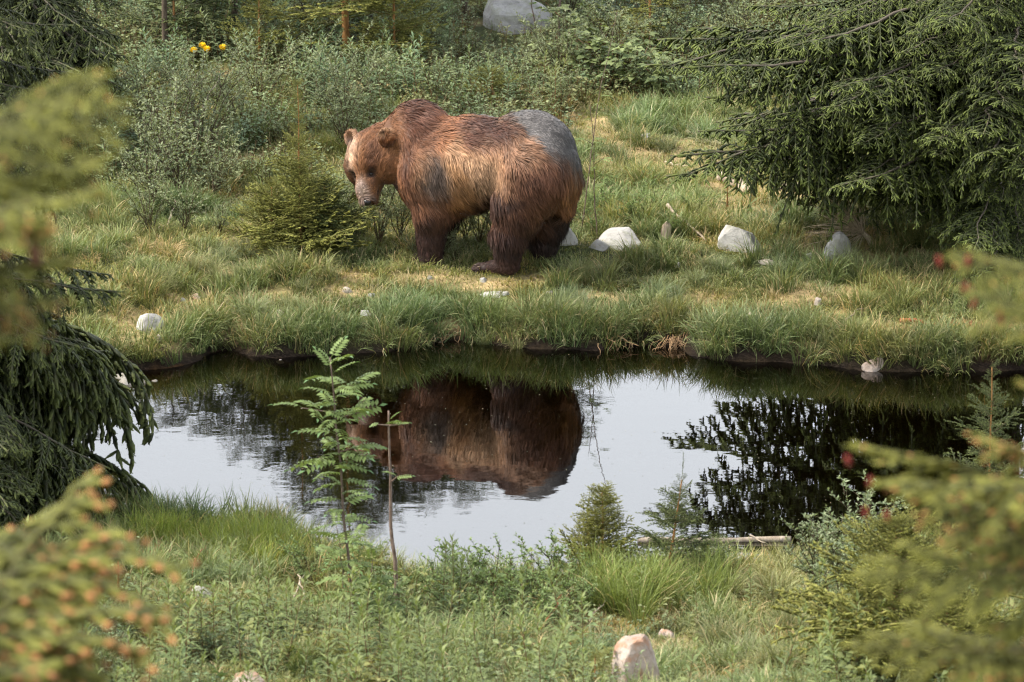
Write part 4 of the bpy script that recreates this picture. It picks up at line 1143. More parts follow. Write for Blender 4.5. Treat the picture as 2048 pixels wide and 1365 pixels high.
young(1785, 1345, 320, 'wide bushy young spruce with yellow leader on the near right bank', 33, blen=.85, per=7, dz=.085, width=1.2, power=.75, top=.3)
young(1705, 1340, 130, 'low spruce bush at the foot of the wide bushy spruce', 34, blen=.42, per=6, dz=.07, tilt=(.8, .2))
young(1890, 1375, 220, 'spruce bush behind the blurred near branch on the right', 35, blen=.65, per=7, dz=.08, width=1.2)
young(1975, 1120, 410, 'slender spruce with open whorls at the right end of the pond', 36, blen=.52, per=5, dz=.125, meshes=YOUNG_DARK, power=.8, tilt=(.8, .15))
young(238, 1198, 100, 'tiny spruce sapling with orange stem on the near left bank', 37, blen=.13, per=5, dz=.07, tilt=(.8, .4), top=.08)
young(1140, 1350, 90, 'small yellowing spruce sapling beside the split pinkish rock', 38, blen=.25, per=4, dz=.09, tilt=(.8, .3))
young(1190, 1400, 110, 'second small spruce sapling leaning over the split pinkish rock', 39, blen=.26, per=4, dz=.09)
young(1455, 420, 62, 'thin dark spruce seedling beside the dead log with cut end', 40, blen=.12, per=4, dz=.07, meshes=YOUNG_DARK)
young(1300, 120, 420, 'yellow green spruce by the rust coloured dead branch', 41, blen=.6, per=5, dz=.16, name='spruce_tree', cat='tree')
# slim trees behind the thicket: trunks in the undergrowth, crowns above the picture, mirrored in the pond
for k, (x, y, h, zl, bl, lab) in enumerate([(400, 62, 3.9, 1.7, 1.1, 'tree trunk rising behind the yellow flowers, crown mirrored in the pond'), (470, 75, 4.0, 1.6, 1.1, 'thin tree trunk between the yellow flowers and the slim spruce'),
        (545, 60, 4.3, 1.9, 1.2, 'slim tree trunk beside the yellowish spruce sapling'), (640, 58, 5.0, 2.0, 1.4, 'slim tree trunk just behind the pale fallen branch'), (740, 70, 4.9, 2.0, 1.4, 'tree trunk behind the bright green young spruce'),
        (830, 52, 4.8, 2.2, 1.4, 'tree trunk left of the big pale boulder'), (930, 40, 4.8, 2.4, 1.4, 'tree trunk close beside the big pale boulder'), (1050, 12, 5.0, 2.6, 1.4, 'tree trunk behind the big pale boulder'), (330, 120, 3.5, 1.5, .9, 'thin trunk beside the pale sand patch')]):
    c = pg(x, y)
    spruce('spruce_tree', lab, 'tree', None, c, h - c[2], .035, YOUNG_DARK, .75, bl, z0=zl, dz=.20, per=6, tilt=(.5, -.1), seed=340 + k, width=1.2, power=.5)
# distant spruces: only their tops are seen, mirrored in the pond
for k, (x, D, h) in enumerate([(690, 78, 13.2), (800, 90, 13.6), (890, 80, 12.6), (970, 86, 13.6), (1040, 82, 12.9), (1800, 70, 12.0), (1950, 76, 14.0)]):
    X = (x - CX) / F_PX * D * 1.03; z = float(terrain(np.array([X]), np.array([float(D)]))[0])
    spruce('spruce_tree', 'distant dark spruce whose top is mirrored in the pond', 'tree', 'distant spruces mirrored in the pond', (X, D, z), h - z, .16, FAR, 2.0, 1.9, z0=h * .3, dz=.75, per=5, tilt=(.1, -.3), seed=300 + k, width=1.1)

# spruces near the camera, out of focus
def near_spruce(px, py, D, H_above, label, tips, meshes, seed):
    top = at_d(px, py, D); z = float(terrain(np.array([top[0]]), np.array([top[1]]))[0])
    root = link('spruce_tree', None, loc=(top[0], top[1], z)); tag(root, label, 'tree')
    H = top[2] + H_above - z; ax = trunk(root, None, H, .06, seed=seed)
    for k, (x, y, dD, rise, mi, wd) in enumerate(tips):
        tip = at_d(x, y, D + dD); zz = np.clip(tip[2] - z + rise, .3, H * .98)
        b = ax(zz)
        put_branch(root, meshes[mi], b, tip, 1.0, random.uniform(-.5, .5), wd)
    rr = np.random.default_rng(seed)
    for zz in np.arange(.4, H * .97, .16):                       # the rest of the crown, turned away from the view
        for k in range(5):
            a = (math.pi if px < 1000 else 0) + rr.uniform(-1.75, 1.75); l = (.25 + .6 * (1 - zz / H)) * rr.uniform(.7, 1.2)
            b = ax(zz); put_branch(root, meshes[2 if k % 2 else 0], b, b + l * np.array([math.cos(a), math.sin(a), rr.uniform(-.2, .3)]), 1.0, 0, 1.0)
    return root, ax
nl_, nlx = near_spruce(-330, 330, 10.5, .05, 'out of focus spruce with a hanging cone close to the viewer, left', [
    (235, 185, 0, -.12, 0, .6), (270, 250, .3, -.12, 0, .7), (220, 340, .2, -.05, 2, .8), (200, 430, -.2, -.05, 0, .9), (150, 560, 0, .05, 0, 1.0), (120, 640, .2, .1, 1, .9), (60, 480, -.3, 0, 1, 1.1), (40, 380, .4, -.1, 0, 1.1), (30, 700, 0, .15, 2, .9),
    (240, 1025, 1.6, -.2, 1, .7), (205, 1075, 1.4, -.1, 1, .75), (160, 1180, 1.3, -.02, 1, .9), (150, 1290, 1.4, .02, 1, .9), (90, 1330, 1.3, .05, 1, .9), (120, 1240, 1.0, 0, 1, .9)], NEAR, 51)
nr_, nrx = near_spruce(2360, 420, 12.0, .3, 'out of focus spruce with pink young cones close to the viewer, right', [
    (1885, 525, 0, -.08, 0, .6), (1925, 600, .3, -.05, 2, .6), (1980, 640, 0, 0, 0, .7), (1700, 925, .2, -.05, 0, .6), (1740, 1000, -.2, 0, 0, .7), (1850, 1010, .3, 0, 1, .9), (1900, 1100, 0, .05, 1, .9), (1950, 900, .2, -.05, 1, .8), (1990, 1180, 0, .08, 1, .8),
    (1720, 1180, -.3, .0, 2, .55), (1700, 1320, 0, .05, 2, .6), (1800, 1290, .2, .03, 0, .8), (1900, 1340, 0, .05, 1, .9), (1960, 1280, -.2, .02, 0, .9), (2010, 1040, 0, .02, 1, 1.0), (2030, 780, .1, -.05, 0, .7)], NEAR, 52)
def cone(parent, P, L, r, col, d=(0, 0, -1), name='cone', label=None):
    mb = MB(); d = norm(np.array(d, float)); c = lin(col)
    t = np.linspace(0, 1, 12); prof = r * np.sin(np.pi * (.08 + .88 * t)) ** .7
    mb.tube(np.asarray(P) + d * (t * L)[:, None], prof * .8, c * .6, 8)
    u = norm(np.cross(d, [.3, .9, .1])); v = np.cross(d, u)
    m = 70; tt = np.linspace(.03, .95, m); a = np.arange(m) * 2.4
    rad = u * np.cos(a)[:, None] + v * np.sin(a)[:, None]
    pr = r * np.sin(np.pi * (.08 + .88 * tt)) ** .7
    mb.leaves(np.asarray(P) + d * (tt * L)[:, None] + rad * (pr * .6)[:, None], norm(rad * .7 + d * .8), rad, L * .16, L * .13, c * np.random.default_rng(3).uniform(.8, 1.3, (m, 1)), .1, -.1)
    o = link(name, mb.mesh(name, M['leaf']), parent); o.location = -np.asarray(parent.location)
    if label: o['label'] = label
cone(nl_, at_d(68, 472, 10.45), .068, .015, (150, 108, 92), (.05, 0, -1), label='hanging brown seed cone')
for x, y in [(1882, 527), (1935, 527), (1925, 578), (1945, 612), (2005, 640), (1700, 925), (1738, 968), (1732, 1030), (1775, 1035), (1850, 1248)]:
    cone(nr_, at_d(x, y + 8, 11.95), .030, .0075, (190, 92, 92), (random.uniform(-.4, .4), 0, 1), name='young_cone')
# ------------------------------------------------------------------ grass and herbs
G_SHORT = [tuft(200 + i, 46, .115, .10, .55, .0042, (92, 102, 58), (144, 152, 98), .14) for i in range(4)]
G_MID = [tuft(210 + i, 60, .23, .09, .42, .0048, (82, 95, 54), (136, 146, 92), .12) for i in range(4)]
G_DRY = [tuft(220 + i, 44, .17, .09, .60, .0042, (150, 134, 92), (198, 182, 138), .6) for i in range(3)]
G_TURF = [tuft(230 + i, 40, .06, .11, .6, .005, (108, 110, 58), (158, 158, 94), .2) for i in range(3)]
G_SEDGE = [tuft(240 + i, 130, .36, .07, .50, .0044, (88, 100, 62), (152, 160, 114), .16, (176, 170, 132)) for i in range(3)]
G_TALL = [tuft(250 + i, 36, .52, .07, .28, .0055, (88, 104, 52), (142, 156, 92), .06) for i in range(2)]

def sample(n, x0, x1, y0, y1):
    return rng.uniform(x0, x1, n), rng.uniform(y0, y1, n)
def tints(n, x, y, amp=.30):
    p = np.stack([x, y, 0 * x], -1)
    a = fbm(p, .8, 91); b = vnoise(p, 2.3, 92)
    k = 1 + amp * 2 * (a - .5) + rng.normal(0, .07, n)
    warm = (b - .5) * .35
    return np.clip(np.stack([k * (1 + warm), k, k * (1 - warm * .8)], -1), .3, 2)
def place(name, x, y, idx, scl, label, cat, protos, tint=None, tilt=.12, dz=0.0):
    n = len(x); z = terrain(x, y) + dz
    rot = np.stack([rng.normal(0, tilt, n), rng.normal(0, tilt, n), rng.uniform(0, 6.283, n)], -1)
    return scatter(name, np.stack([x, y, z], -1), rot, scl, idx, tints(n, x, y) if tint is None else tint, protos, label, cat)
def view_keep(x, y, margin=1.8):
    lim = 1024 / F_PX * y * 1.03 + margin
    return np.abs(x) < lim

# turf and short grass over both banks
def grass_layers():
    x, y = sample(52000, -7.6, 7.6, 27.2, 46.5); d = pond_sd(x, y); ok = (d > .05) & view_keep(x, y); x, y, d = x[ok], y[ok], d[ok]
    dr = dryness(x, y); p = np.stack([x, y, 0 * x], -1); clump = fbm(p, 1.7, 55)
    u = rng.random(len(x))
    bear = np.hypot(x - BEAR_O[0], (y - BEAR_O[1])) < .9
    dry = (u < dr * .16) | (u < .02)
    turf = (~dry) & (rng.random(len(x)) < .22 + .35 * dr + .3 * (clump < .42))
    keep = rng.random(len(x)) < 1 - .72 * dr
    short = keep & ~dry & ~turf
    mid = short & ((clump > .54) | ((d < .45) & (clump > .38))) & (rng.random(len(x)) < .62) & ~bear
    short &= ~mid
    clear = np.zeros(len(x), bool)                               # no tufts in or right in front of stones
    for (rx, ry, rw, rd) in ROCKS: clear |= (np.abs(x - rx) < rw + .05) & (y < ry + rd * .5) & (y > ry - rd - np.where(y < 34, .3, .16))
    short &= ~clear; mid &= ~clear; dry &= ~clear
    fx, fy = _hf[0], _hf[1]; crop = np.hypot((x - fx + .12) / .55, (y - fy + .12) / .45) < 1
    turf |= (short | mid) & crop; short &= ~crop; mid &= ~crop; dry &= ~crop
    def go(name, m, protos, lab, s0=.7, s1=1.3, cat='grass', tm=None):
        t = tints(m.sum(), x[m], y[m])
        if tm is not None: t = t * tm
        place(name, x[m], y[m], rng.integers(0, len(protos), m.sum()), rng.uniform(s0, s1, m.sum()), lab, cat, protos, t)
    go('turf', turf, G_TURF, 'short mossy turf covering the open banks')
    go('short_grass', short, G_SHORT, 'short green grass growing over both banks of the pond')
    go('meadow_grass', mid, G_MID, 'taller blue green grass in clumps along the banks')
    go('dry_grass', dry & keep, G_DRY, 'dry straw coloured grass in patches on the banks')
    # overhanging fringe along the water
    n = 10000; x, y = sample(n, -6, 6, 30, 39.5); d = pond_sd(x, y); nn = vnoise(np.stack([x, y, 0 * x], -1), 1.6, 19)
    ok = (d > .0) & (d < .30) & view_keep(x, y) & (nn > .26); x, y = x[ok], y[ok]
    place('bank_grass', x, y, rng.integers(0, 4, len(x)), rng.uniform(.8, 1.35, len(x)), 'long grass fringe hanging over the water edge', 'grass', G_MID, tilt=.3)
for lx0, ly0, lx1, ly1 in [(1440, 372, 1505, 400), (1560, 388, 1608, 384), (1335, 480, 1415, 492), (1650, 470, 1720, 500), (1800, 655, 1895, 660)]:
    for t_ in np.linspace(0, 1, 5):
        P = pg(lx0 + (lx1 - lx0) * t_, ly0 + (ly1 - ly0) * t_); ROCKS.append((P[0], P[1] + .05, .06, .12))
grass_layers()
# sedge tussocks
sx, sy, ss = [], [], []
for px, py, s in [(1560, 1195, 1.25), (1535, 1180, 1.0), (1470, 1290, .9), (1500, 1330, 1.0), (1400, 1345, .9), (1580, 1260, .9), (1540, 1350, .8), (1450, 1200, .8), (1610, 1150, .8), (1660, 1240, .8), (420, 1160, .7), (450, 1170, .8), (1500, 1150, .7), (1580, 1140, .8),
                  (500, 560, .7), (560, 540, .75), (470, 520, .8), (520, 640, .8), (600, 625, .7), (430, 560, .7), (620, 560, .6), (1300, 600, .7), (1330, 640, .8), (1480, 660, .9), (1440, 690, .8), (1530, 690, .85), (1620, 690, .8), (1700, 680, .7), (1830, 700, .9), (1900, 700, .8), (1120, 640, .85), (1150, 620, .7), (1000, 650, .8), (1040, 670, .7), (800, 650, .7), (840, 640, .8), (330, 590, .8), (390, 540, .7), (1640, 540, .7), (1560, 550, .7), (1700, 540, .8), (1420, 540, .7), (1380, 580, .6), (1150, 560, .7), (1120, 590, .55), (1640, 400, .8), (1680, 440, .9), (1580, 440, .9), (1530, 470, .8), (1400, 450, .7), (1330, 300, .7), (1250, 260, .7), (1600, 330, .8)]:
    P = pg(px, py); sx.append(P[0]); sy.append(P[1]); ss.append(s)
sx, sy, ss = map(np.array, (sx, sy, ss))
place('sedge', np.repeat(sx, 3) + rng.normal(0, .08, 3 * len(sx)), np.repeat(sy, 3) + rng.normal(0, .08, 3 * len(sx)), rng.integers(0, 3, 3 * len(sx)), np.repeat(ss, 3) * rng.uniform(.7, 1.05, 3 * len(sx)), 'arching sedge tussocks on both banks', 'grass', G_SEDGE)
# tall fresh grass on the near bank
tx, ty = [], []
for cx, cy, wx, wy, n in [(1290, 1215, 90, 40, 90), (1200, 1200, 60, 30, 40), (480, 1100, 130, 30, 150), (1400, 1200, 60, 30, 30), (560, 1130, 90, 30, 60), (300, 1080, 80, 26, 50)]:
    for _ in range(n):
        P = pg(cx + random.gauss(0, wx * .5), cy + random.gauss(0, wy * .5)); tx.append(P[0]); ty.append(P[1])
tx, ty = np.array(tx), np.array(ty); ok = pond_sd(tx, ty) > .02; tx, ty = tx[ok], ty[ok]
left = tx < -1
place('tall_grass', tx, ty, rng.integers(0, 2, len(tx)), np.where(left, .48, .72) * rng.uniform(.7, 1.2, len(tx)), 'tall fresh green grass on the near bank', 'grass', G_TALL, tint=np.where(left[:, None], np.array([1.18, 1.15, .7]), np.array([1., 1., .9])) * rng.uniform(.85, 1.15, (len(tx), 1)))

# low leafy cover: background slope and near bank
HERB = [herb_mesh(400 + i, .30, 7, (.042, .024), (104, 118, 82), (150, 162, 118)) for i in range(4)]
FW = [fireweed_mesh(420 + i, H=.55, col=(88, 108, 82), col2=(134, 150, 112), scatter_mat=True) for i in range(4)]
def cover():
    x, y = sample(11000, -8.2, 8.2, 42.3, 56); p = np.stack([x, y, 0 * x], -1)
    px, py = project(np.stack([x, y, terrain(x, y)], -1))
    open_ = (px > 1130) & (py > 215)                              # the open grassy strip on the right
    open_ |= (py > 300) & (px > 640)
    ok = view_keep(x, y) & ~open_ & (dryness(x, y) < .5) & ~((px > 945) & (px < 1125) & (py > 40) & (py < 110)) & ~((px > 370) & (px < 470) & (py > 128) & (py < 190))
    x, y, p = x[ok], y[ok], p[ok]
    fwm = (fbm(p, .7, 66) > .50) & (rng.random(len(x)) < .45); hb = ~fwm & (rng.random(len(x)) < .75)
    t = tints(len(x), x, y, .22)
    place('undergrowth', x[hb], y[hb], rng.integers(0, 4, hb.sum()), rng.uniform(.7, 1.5, hb.sum()), 'dense low leafy undergrowth behind the bear', 'undergrowth', HERB, t[hb], dz=-.01)
    place('fireweed_thicket', x[fwm], y[fwm], rng.integers(0, 4, fwm.sum()), rng.uniform(.6, 1.15, fwm.sum()), 'dense thicket of narrow leaved fireweed behind the bear', 'undergrowth', FW, t[fwm], dz=-.01)
    # near bank
    x, y = sample(2900, -5, 5, 27.2, 33.9); px, py = project(np.stack([x, y, terrain(x, y)], -1)); d = pond_sd(x, y)
    ok = view_keep(x, y) & (d > .05) & (py > 1130) & ~((px > 250) & (px < 640) & (py < 1190)) & ~((px > 1330) & (px < 1650) & (rng.random(len(x)) < .93)) & (dryness(x, y) < .6) & (fbm(np.stack([x, y, 0 * x], -1), 1.6, 37) > .40)
    for (rx, ry, rw, rd) in ROCKS: ok &= ~((np.abs(x - rx) < rw + .08) & (y < ry + rd * .5) & (y > ry - rd - .35))
    x, y = x[ok], y[ok]
    place('near_undergrowth', x, y, rng.integers(0, 6, len(x)), rng.uniform(.4, 1.05, len(x)), 'low leafy herbs covering the near bank', 'undergrowth', HERB + [herb_mesh(410 + i, .34, 5, (.075, .045), (110, 122, 76), (156, 164, 108), per=7) for i in range(2)], tints(len(x), x, y, .32), dz=-.01)
cover()

# ------------------------------------------------------------------ shrubs and single plants (things)
WIL = [willow_meshes(500 + i, H=1.15, spread=.5) for i in range(3)]
WIL_S = [willow_meshes(510 + i, H=.55, spread=.34, stems=8, leaf=(.034, .017), col=(104, 128, 78), col2=(146, 164, 108), per=46) for i in range(3)]
WIL_P = [willow_meshes(520 + i, H=.8, spread=.4, stems=8, leaf=(.038, .017), col=(110, 126, 92), col2=(152, 162, 126), per=56) for i in range(2)]
def shrub(px, py, scale, pair, label, group=None, name='willow_shrub'):
    c = pg(px, py); a = random.random() * 6.28
    root = link(name, None, loc=c, rot=(0, 0, a), scl=scale); tag(root, label, 'shrub', group)
    link('stems', pair[0], root); link('foliage', pair[1], root)
for k, (x, y, s) in enumerate([(300, 420, .9), (360, 395, 1.05), (430, 400, .65), (330, 350, 1.0), (400, 330, 1.0), (300, 280, .8), (390, 270, .8), (480, 260, .7), (690, 300, .7), (520, 225, .8), (620, 220, .8), (340, 215, .6), (690, 250, .7), (740, 200, .7), (300, 470, .6), (370, 462, .5), (440, 465, .35)]):
    shrub(x, y, s, WIL[k % 3], 'grey green willow shrub in the thicket ahead of the bear', 'willow shrubs ahead of the bear')
for k, (x, y, s) in enumerate([(720, 480, .55), (760, 490, .6), (800, 480, .6), (700, 420, .7), (770, 440, .6), (830, 515, .25), (930, 480, .55), (960, 490, .45), (905, 485, .5), (880, 520, .3), (910, 524, .28), (990, 475, .5)]):
    shrub(x, y, s, WIL[(k + 1) % 3], 'low willow shrub around the front legs of the bear', 'low shrubs around the bear')
for k, (x, y, s) in enumerate([(1210, 430, .6), (1260, 450, .55), (1300, 440, .6), (1340, 470, .45), (1230, 400, .5), (1290, 400, .5), (1180, 470, .5), (1390, 440, .5), (1170, 440, .5)]):
    shrub(x, y, s, WIL_S[k % 3], 'low leafy shrub behind the rump of the bear by the flat pale rock', 'low shrubs behind the bear')
for k, (x, y, s) in enumerate([(840, 120, .8), (900, 150, .7), (960, 130, .45), (1060, 150, .5), (985, 95, .35), (1085, 95, .4), (1120, 170, .75), (880, 70, .7), (1180, 120, .8), (1240, 160, .8), (1300, 200, .7), (1000, 170, .45), (1140, 60, .8), (560, 110, .6), (500, 50, .8), (620, 60, .8), (1350, 130, .9), (1420, 160, .9), (1480, 120, .9), (860, 190, .6), (930, 195, .5), (1030, 205, .55), (1120, 220, .55)]):
    shrub(x, y, s, WIL_P[k % 2] if k % 3 else WIL[k % 3], 'leafy shrub in the background undergrowth', 'background shrubs')
for k, (x, y, s) in enumerate([(880, 1210, .7), (930, 1205, .8), (990, 1210, .9), (1050, 1215, .8), (1110, 1200, .85), (900, 1240, .7), (980, 1260, .7), (1060, 1270, .75), (1130, 1250, .7), (830, 1230, .6), (1010, 1240, .6), (950, 1160 + 30, .6), (1150, 1220, .7), (590, 1150, .5), (620, 1170, .6)]):
    shrub(x, y, s, WIL_S[k % 3], 'small fresh green willow shrub at the near water edge', 'small willows at the near water edge')
for k, (x, y, s) in enumerate([(1690, 1200, .95), (1640, 1190, .8), (1720, 1170, 1.0), (1660, 1260, .7), (1740, 1230, .8)]):
    shrub(x, y, s, WIL_P[k % 2], 'pale green willow shrub beside the wide bushy spruce on the near bank', 'pale willows beside the bushy spruce')

FWT = [fireweed_mesh(600 + i, H=.46 + .07 * i, n=44 + 4 * i, leaf=(.125, .019), col=(84, 104, 70), col2=(136, 148, 94)) for i in range(4)]
r5 = np.random.default_rng(77); cnt = 0
for _ in range(900):
    x, y = r5.uniform(-100, 1760), r5.uniform(1215, 1480)
    if 1180 < x < 1640 and r5.random() < .85: continue
    if 200 < x < 650 and y < 1275 and r5.random() < .93: continue
    if cnt >= 240: break
    c = pg(x, y); s = r5.uniform(.55, 1.05)
    if any(abs(c[0] - q[0]) < q[2] + .10 and q[1] - q[3] - .4 < c[1] < q[1] + q[3] for q in ROCKS): continue
    o = link('fireweed', FWT[cnt % 4], loc=c, rot=(r5.normal(0, .1), r5.normal(0, .1), r5.uniform(0, 6.28)), scl=s)
    tag(o, 'upright fireweed with narrow leaves in the stand on the near bank', 'fireweed', 'fireweed on the near bank'); cnt += 1
RASP = [rasp_mesh(640 + i) for i in range(3)]
for k, (x, y, s) in enumerate([(1130, 150, .9), (1160, 170, 1.0), (1220, 180, 1.2), (1270, 200, 1.1), (1190, 130, 1.1), (1250, 140, 1.1), (1300, 170, 1.0), (1150, 100, 1.0), (1330, 200, .9), (420, 50, 1.1), (350, 60, 1.0), (470, 55, 1.1)]):
    o = link('raspberry_bush', RASP[k % 3], loc=pg(x, y), rot=(0, 0, k * 1.3), scl=s * 1.3); tag(o, 'raspberry bush with broad leaves in the background undergrowth', 'bush', 'raspberry bushes in the background')

# rowan saplings
RL = [rowan_leaf_mesh(700 + i) for i in range(3)]
def rowan(px, py, top, label, seed, leaves, r=.010, lscale=1.0, lo=.2, kinks=.012, mat='bark_rowan', name='rowan_sapling', twigs_=()):
    c = pg(px, py); rr = np.random.default_rng(seed)
    e = at_d(top[0], top[1], c[1] + .05); n = 14; t = np.linspace(0, 1, n)[:, None]
    P = (c - [0, 0, .05]) * (1 - t) + e * t + np.cumsum(rr.normal(0, kinks, (n, 3)), 0) * np.sin(t * math.pi) - c
    root = link(name, None, loc=c); tag(root, label, 'sapling')
    mb = MB(); mb.tube(P, r * (1 - .65 * t[:, 0]), (1, 1, 1), 7); link('stem', mb.mesh('stem', M[mat]), root)
    lines = [(P, lo, leaves, root)]
    for (s, dx, dz, nl) in twigs_:
        b = np.array([np.interp(s, t[:, 0], P[:, k]) for k in range(3)]); q = b + np.linspace(0, 1, 5)[:, None] * np.array([dx, -.05, dz])
        mb = MB(); mb.tube(q, np.linspace(r * .45, .002, 5), (1, 1, 1), 5); tw_ = link('twig', mb.mesh('twig', M[mat]), root); lines.append((q, .3, nl, tw_))
    for L_, l0, nl, par in lines:
        tt = np.linspace(0, 1, len(L_))
        for k in range(nl):
            s = l0 + (1 - l0) * ((k + .5) / nl); b = np.array([np.interp(s, tt, L_[:, q]) for q in range(3)])
            a = k * 2.4 + rr.normal(0, .3); el = rr.uniform(-.1, .45) + (.6 if s > .93 else 0)
            o = link('leaf', RL[k % 3], par, loc=b, rot=Euler((rr.normal(0, .3), -el, a)), scl=lscale * rr.uniform(.75, 1.15))
M['bark_rowan'] = bark_mat('bark_rowan', (70, 58, 52), (128, 112, 100), 60)
M['bark_bare'] = bark_mat('bark_bare', (74, 56, 48), (150, 132, 118), 70)
rowan(712, 1255, (660, 715), 'tall leafy rowan sapling standing in front of the reflected bear head', 71, 46, lscale=1.15, lo=.18, r=.012, kinks=.006, twigs_=[(.80, -.22, .05, 5), (.78, .18, .06, 5), (.88, .14, .05, 4), (.60, -.15, .10, 4), (.66, .12, .05, 4)])
rowan(798, 1228, (777, 822), 'nearly bare dark stem with a few leaf sprouts beside the rowan', 72, 1, lscale=.55, lo=.9, r=.017, kinks=.007, mat='bark_bare', name='bare_sapling', twigs_=[(.93, .10, .02, 2), (.93, -.07, .02, 2), (.66, .05, .06, 2)])
rowan(735, 1262, (745, 1120), 'short bushy rowan at the foot of the tall leafy rowan', 73, 16, lscale=.95, lo=.15, r=.007, twigs_=[(.4, .18, .10, 5), (.5, -.16, .10, 5), (.6, .1, .12, 4)])
rowan(690, 1235, (672, 1050), 'slim rowan shoot left of the short bushy rowan', 74, 12, lscale=.85, lo=.3, r=.006, twigs_=[(.7, -.14, .05, 4), (.8, .12, .05, 4)])
rowan(770, 1255, (790, 1180), 'little rowan shoot under the bare stem', 75, 9, lscale=.8, lo=.2, r=.005)
rowan(1195, 480, (1180, 210), 'thin sapling with sparse leaves right behind the rump of the bear', 76, 9, lscale=.55, lo=.35, r=.006, kinks=.01, twigs_=[(.55, .09, .07, 3), (.7, -.08, .06, 2)])
rowan(1160, 470, (1235, 20), 'long leaning bare sapling behind the rump of the bear', 77, 5, lscale=.5, lo=.6, r=.006, kinks=.008, mat='bark_bare')
rowan(1130, 130, (1118, -120), 'curved sapling stem with pale foot in the background raspberries', 78, 8, lscale=.9, lo=.5, r=.014, kinks=.03)
rowan(1072, 120, (1068, -60), 'dark thin stem in front of the big pale boulder', 79, 7, lscale=.8, lo=.4, r=.010)
rowan(985, 500, (968, 400), 'green mossy shoot under the belly of the bear', 80, 3, lscale=.4, lo=.5, r=.006)
rowan(432, 1240, (428, 1180), 'broadleaf seedling with pale leaves in the near grass', 81, 5, lscale=.5, lo=.5, r=.003)

# ------------------------------------------------------------------ dead wood
def stick(px0, py0, px1, py1, r, label, mat='deadwood', z0=.03, z1=.05, name='dead_branch', cat='branch', taper=.5, seed=0, group=None, side=None, absz=None, kink=.012, sides=8):
    a = pg(px0, py0, z0) if absz is None else at_z(px0, py0, absz); b = pg(px1, py1, z1) if absz is None else at_z(px1, py1, absz)
    rr = np.random.default_rng(seed); n = 12; t = np.linspace(0, 1, n)[:, None]
    ln = np.linalg.norm(b - a)
    P = a * (1 - t) + b * t + np.cumsum(rr.normal(0, kink, (n, 3)), 0) * ln * np.sin(t * math.pi) - a
    mb = MB(); mb.tube(P, r * (1 - taper * t[:, 0]) * (1 + .08 * rr.normal(0, 1, n)), (1, 1, 1), sides)
    if side:
        for (s, dx, dz, rr_) in side:
            q = np.array([np.interp(s, t[:, 0], P[:, k]) for k in range(3)]); mb.tube(q + np.linspace(0, 1, 5)[:, None] * np.array([dx, .03, dz]), np.linspace(rr_, rr_ * .3, 5), (1, 1, 1), 6)
    if side is None and cat == 'branch' or True:
        root = link(name, mb.mesh(name, M[mat]), loc=a); tag(root, label, cat, group)
    return root, P, a
lo_, P, a = stick(1275, 1081, 1582, 1079, .026, 'pale barkless log floating at the near side of the pond', absz=.012, name='floating_log', cat='log', taper=.15, kink=.002, seed=3)
tw, _, _ = stick(1500, 1070, 1532, 1086, .006, 'short twig lying across the floating log', absz=.045, name='twig', seed=5)
lg, P, a = stick(1440, 366, 1503, 396, .050, 'short crooked dead log with orange cut end on the open grass', name='dead_log', cat='log', z0=.06, z1=.05, taper=.2, seed=6, kink=.03, side=[(.75, .02, -.05, .02)])
mb = MB(); e = P[-1]; d = norm(P[-1] - P[-3]); mb.tube(np.array([e - d * .005, e + d * .012]), np.array([.043, .040]), (1, 1, 1), 10)
ce = link('cut_end', mb.mesh('cut_end', M['cutwood']), lg); ce['label'] = 'fresh orange sawn face'
stick(1560, 384, 1608, 380, .045, 'grey dead log half hidden behind the spruce branches', name='dead_log', cat='log', seed=7, taper=.1)
stick(1335, 446, 1415, 488, .016, 'pale barkless dead branch leaning from the stump', z0=.16, z1=.02, seed=8, side=[(.35, -.08, -.06, .009)])
mb = MB(); tt = np.linspace(0, 1, 6); mb.tube(np.stack([.02 * tt, 0 * tt, .18 * tt - .04], -1), np.array([.062, .05, .046, .044, .04, .012]), (1, 1, 1), 9)
tag(link('stump', mb.mesh('stump', M['deadwood']), loc=pg(1330, 475)), 'small grey weathered stump beside the flat pale rock', 'stump')
# dead twig bush
def twig_bush(px, py, R, label, name, mat, n=60, dirx=-1.0, seed=0, up=.35):
    c = pg(px, py); rr = np.random.default_rng(seed); mb = MB()
    for k in range(n):
        a = rr.normal(0, .6); e = rr.normal(up, .5); l = R * rr.uniform(.4, 1)
        d = np.array([dirx * math.cos(a) * math.cos(e), math.sin(a) * math.cos(e), math.sin(e)]); t = np.linspace(0, 1, 8)[:, None]
        P = np.array([0, 0, .12]) + d * l * t + np.array([0, 0, -.14]) * l * t ** 2 * rr.uniform(0, 2.5) + np.cumsum(rr.normal(0, .006, (8, 3)), 0)
        mb.tube(P, .0058 * (1 - .7 * t[:, 0]), (1, 1, 1), 4)
    mb.tube(np.array([[.12, 0, -.05], [.05, 0, .08], [0, 0, .13], [-.06, 0, .15]]), np.array([.03, .026, .02, .012]), (1, 1, 1), 7)
    o = link(name, mb.mesh(name, M[mat]), loc=c); tag(o, label, 'bush'); return o
M['twig_grey'] = bark_mat('twig_grey', (150, 134, 112), (206, 190, 162), 50)
M['twig_rust'] = bark_mat('twig_rust', (112, 70, 46), (168, 108, 72), 50)
twig_bush(1725, 495, .62, 'tangle of grey dead spruce twigs above the white boulder', 'dead_twig_bush', 'twig_grey', 90, -1, 3, .45)
twig_bush(1250, 105, .24, 'rust coloured dead spruce branch hanging in the background undergrowth', 'dead_spruce_branch', 'twig_rust', 110, .4, 4, -.2)
twig_bush(1180, 50, .30, 'rust coloured broken twig bundle near the big pale boulder', 'broken_twigs', 'twig_rust', 14, -.6, 5, .6)
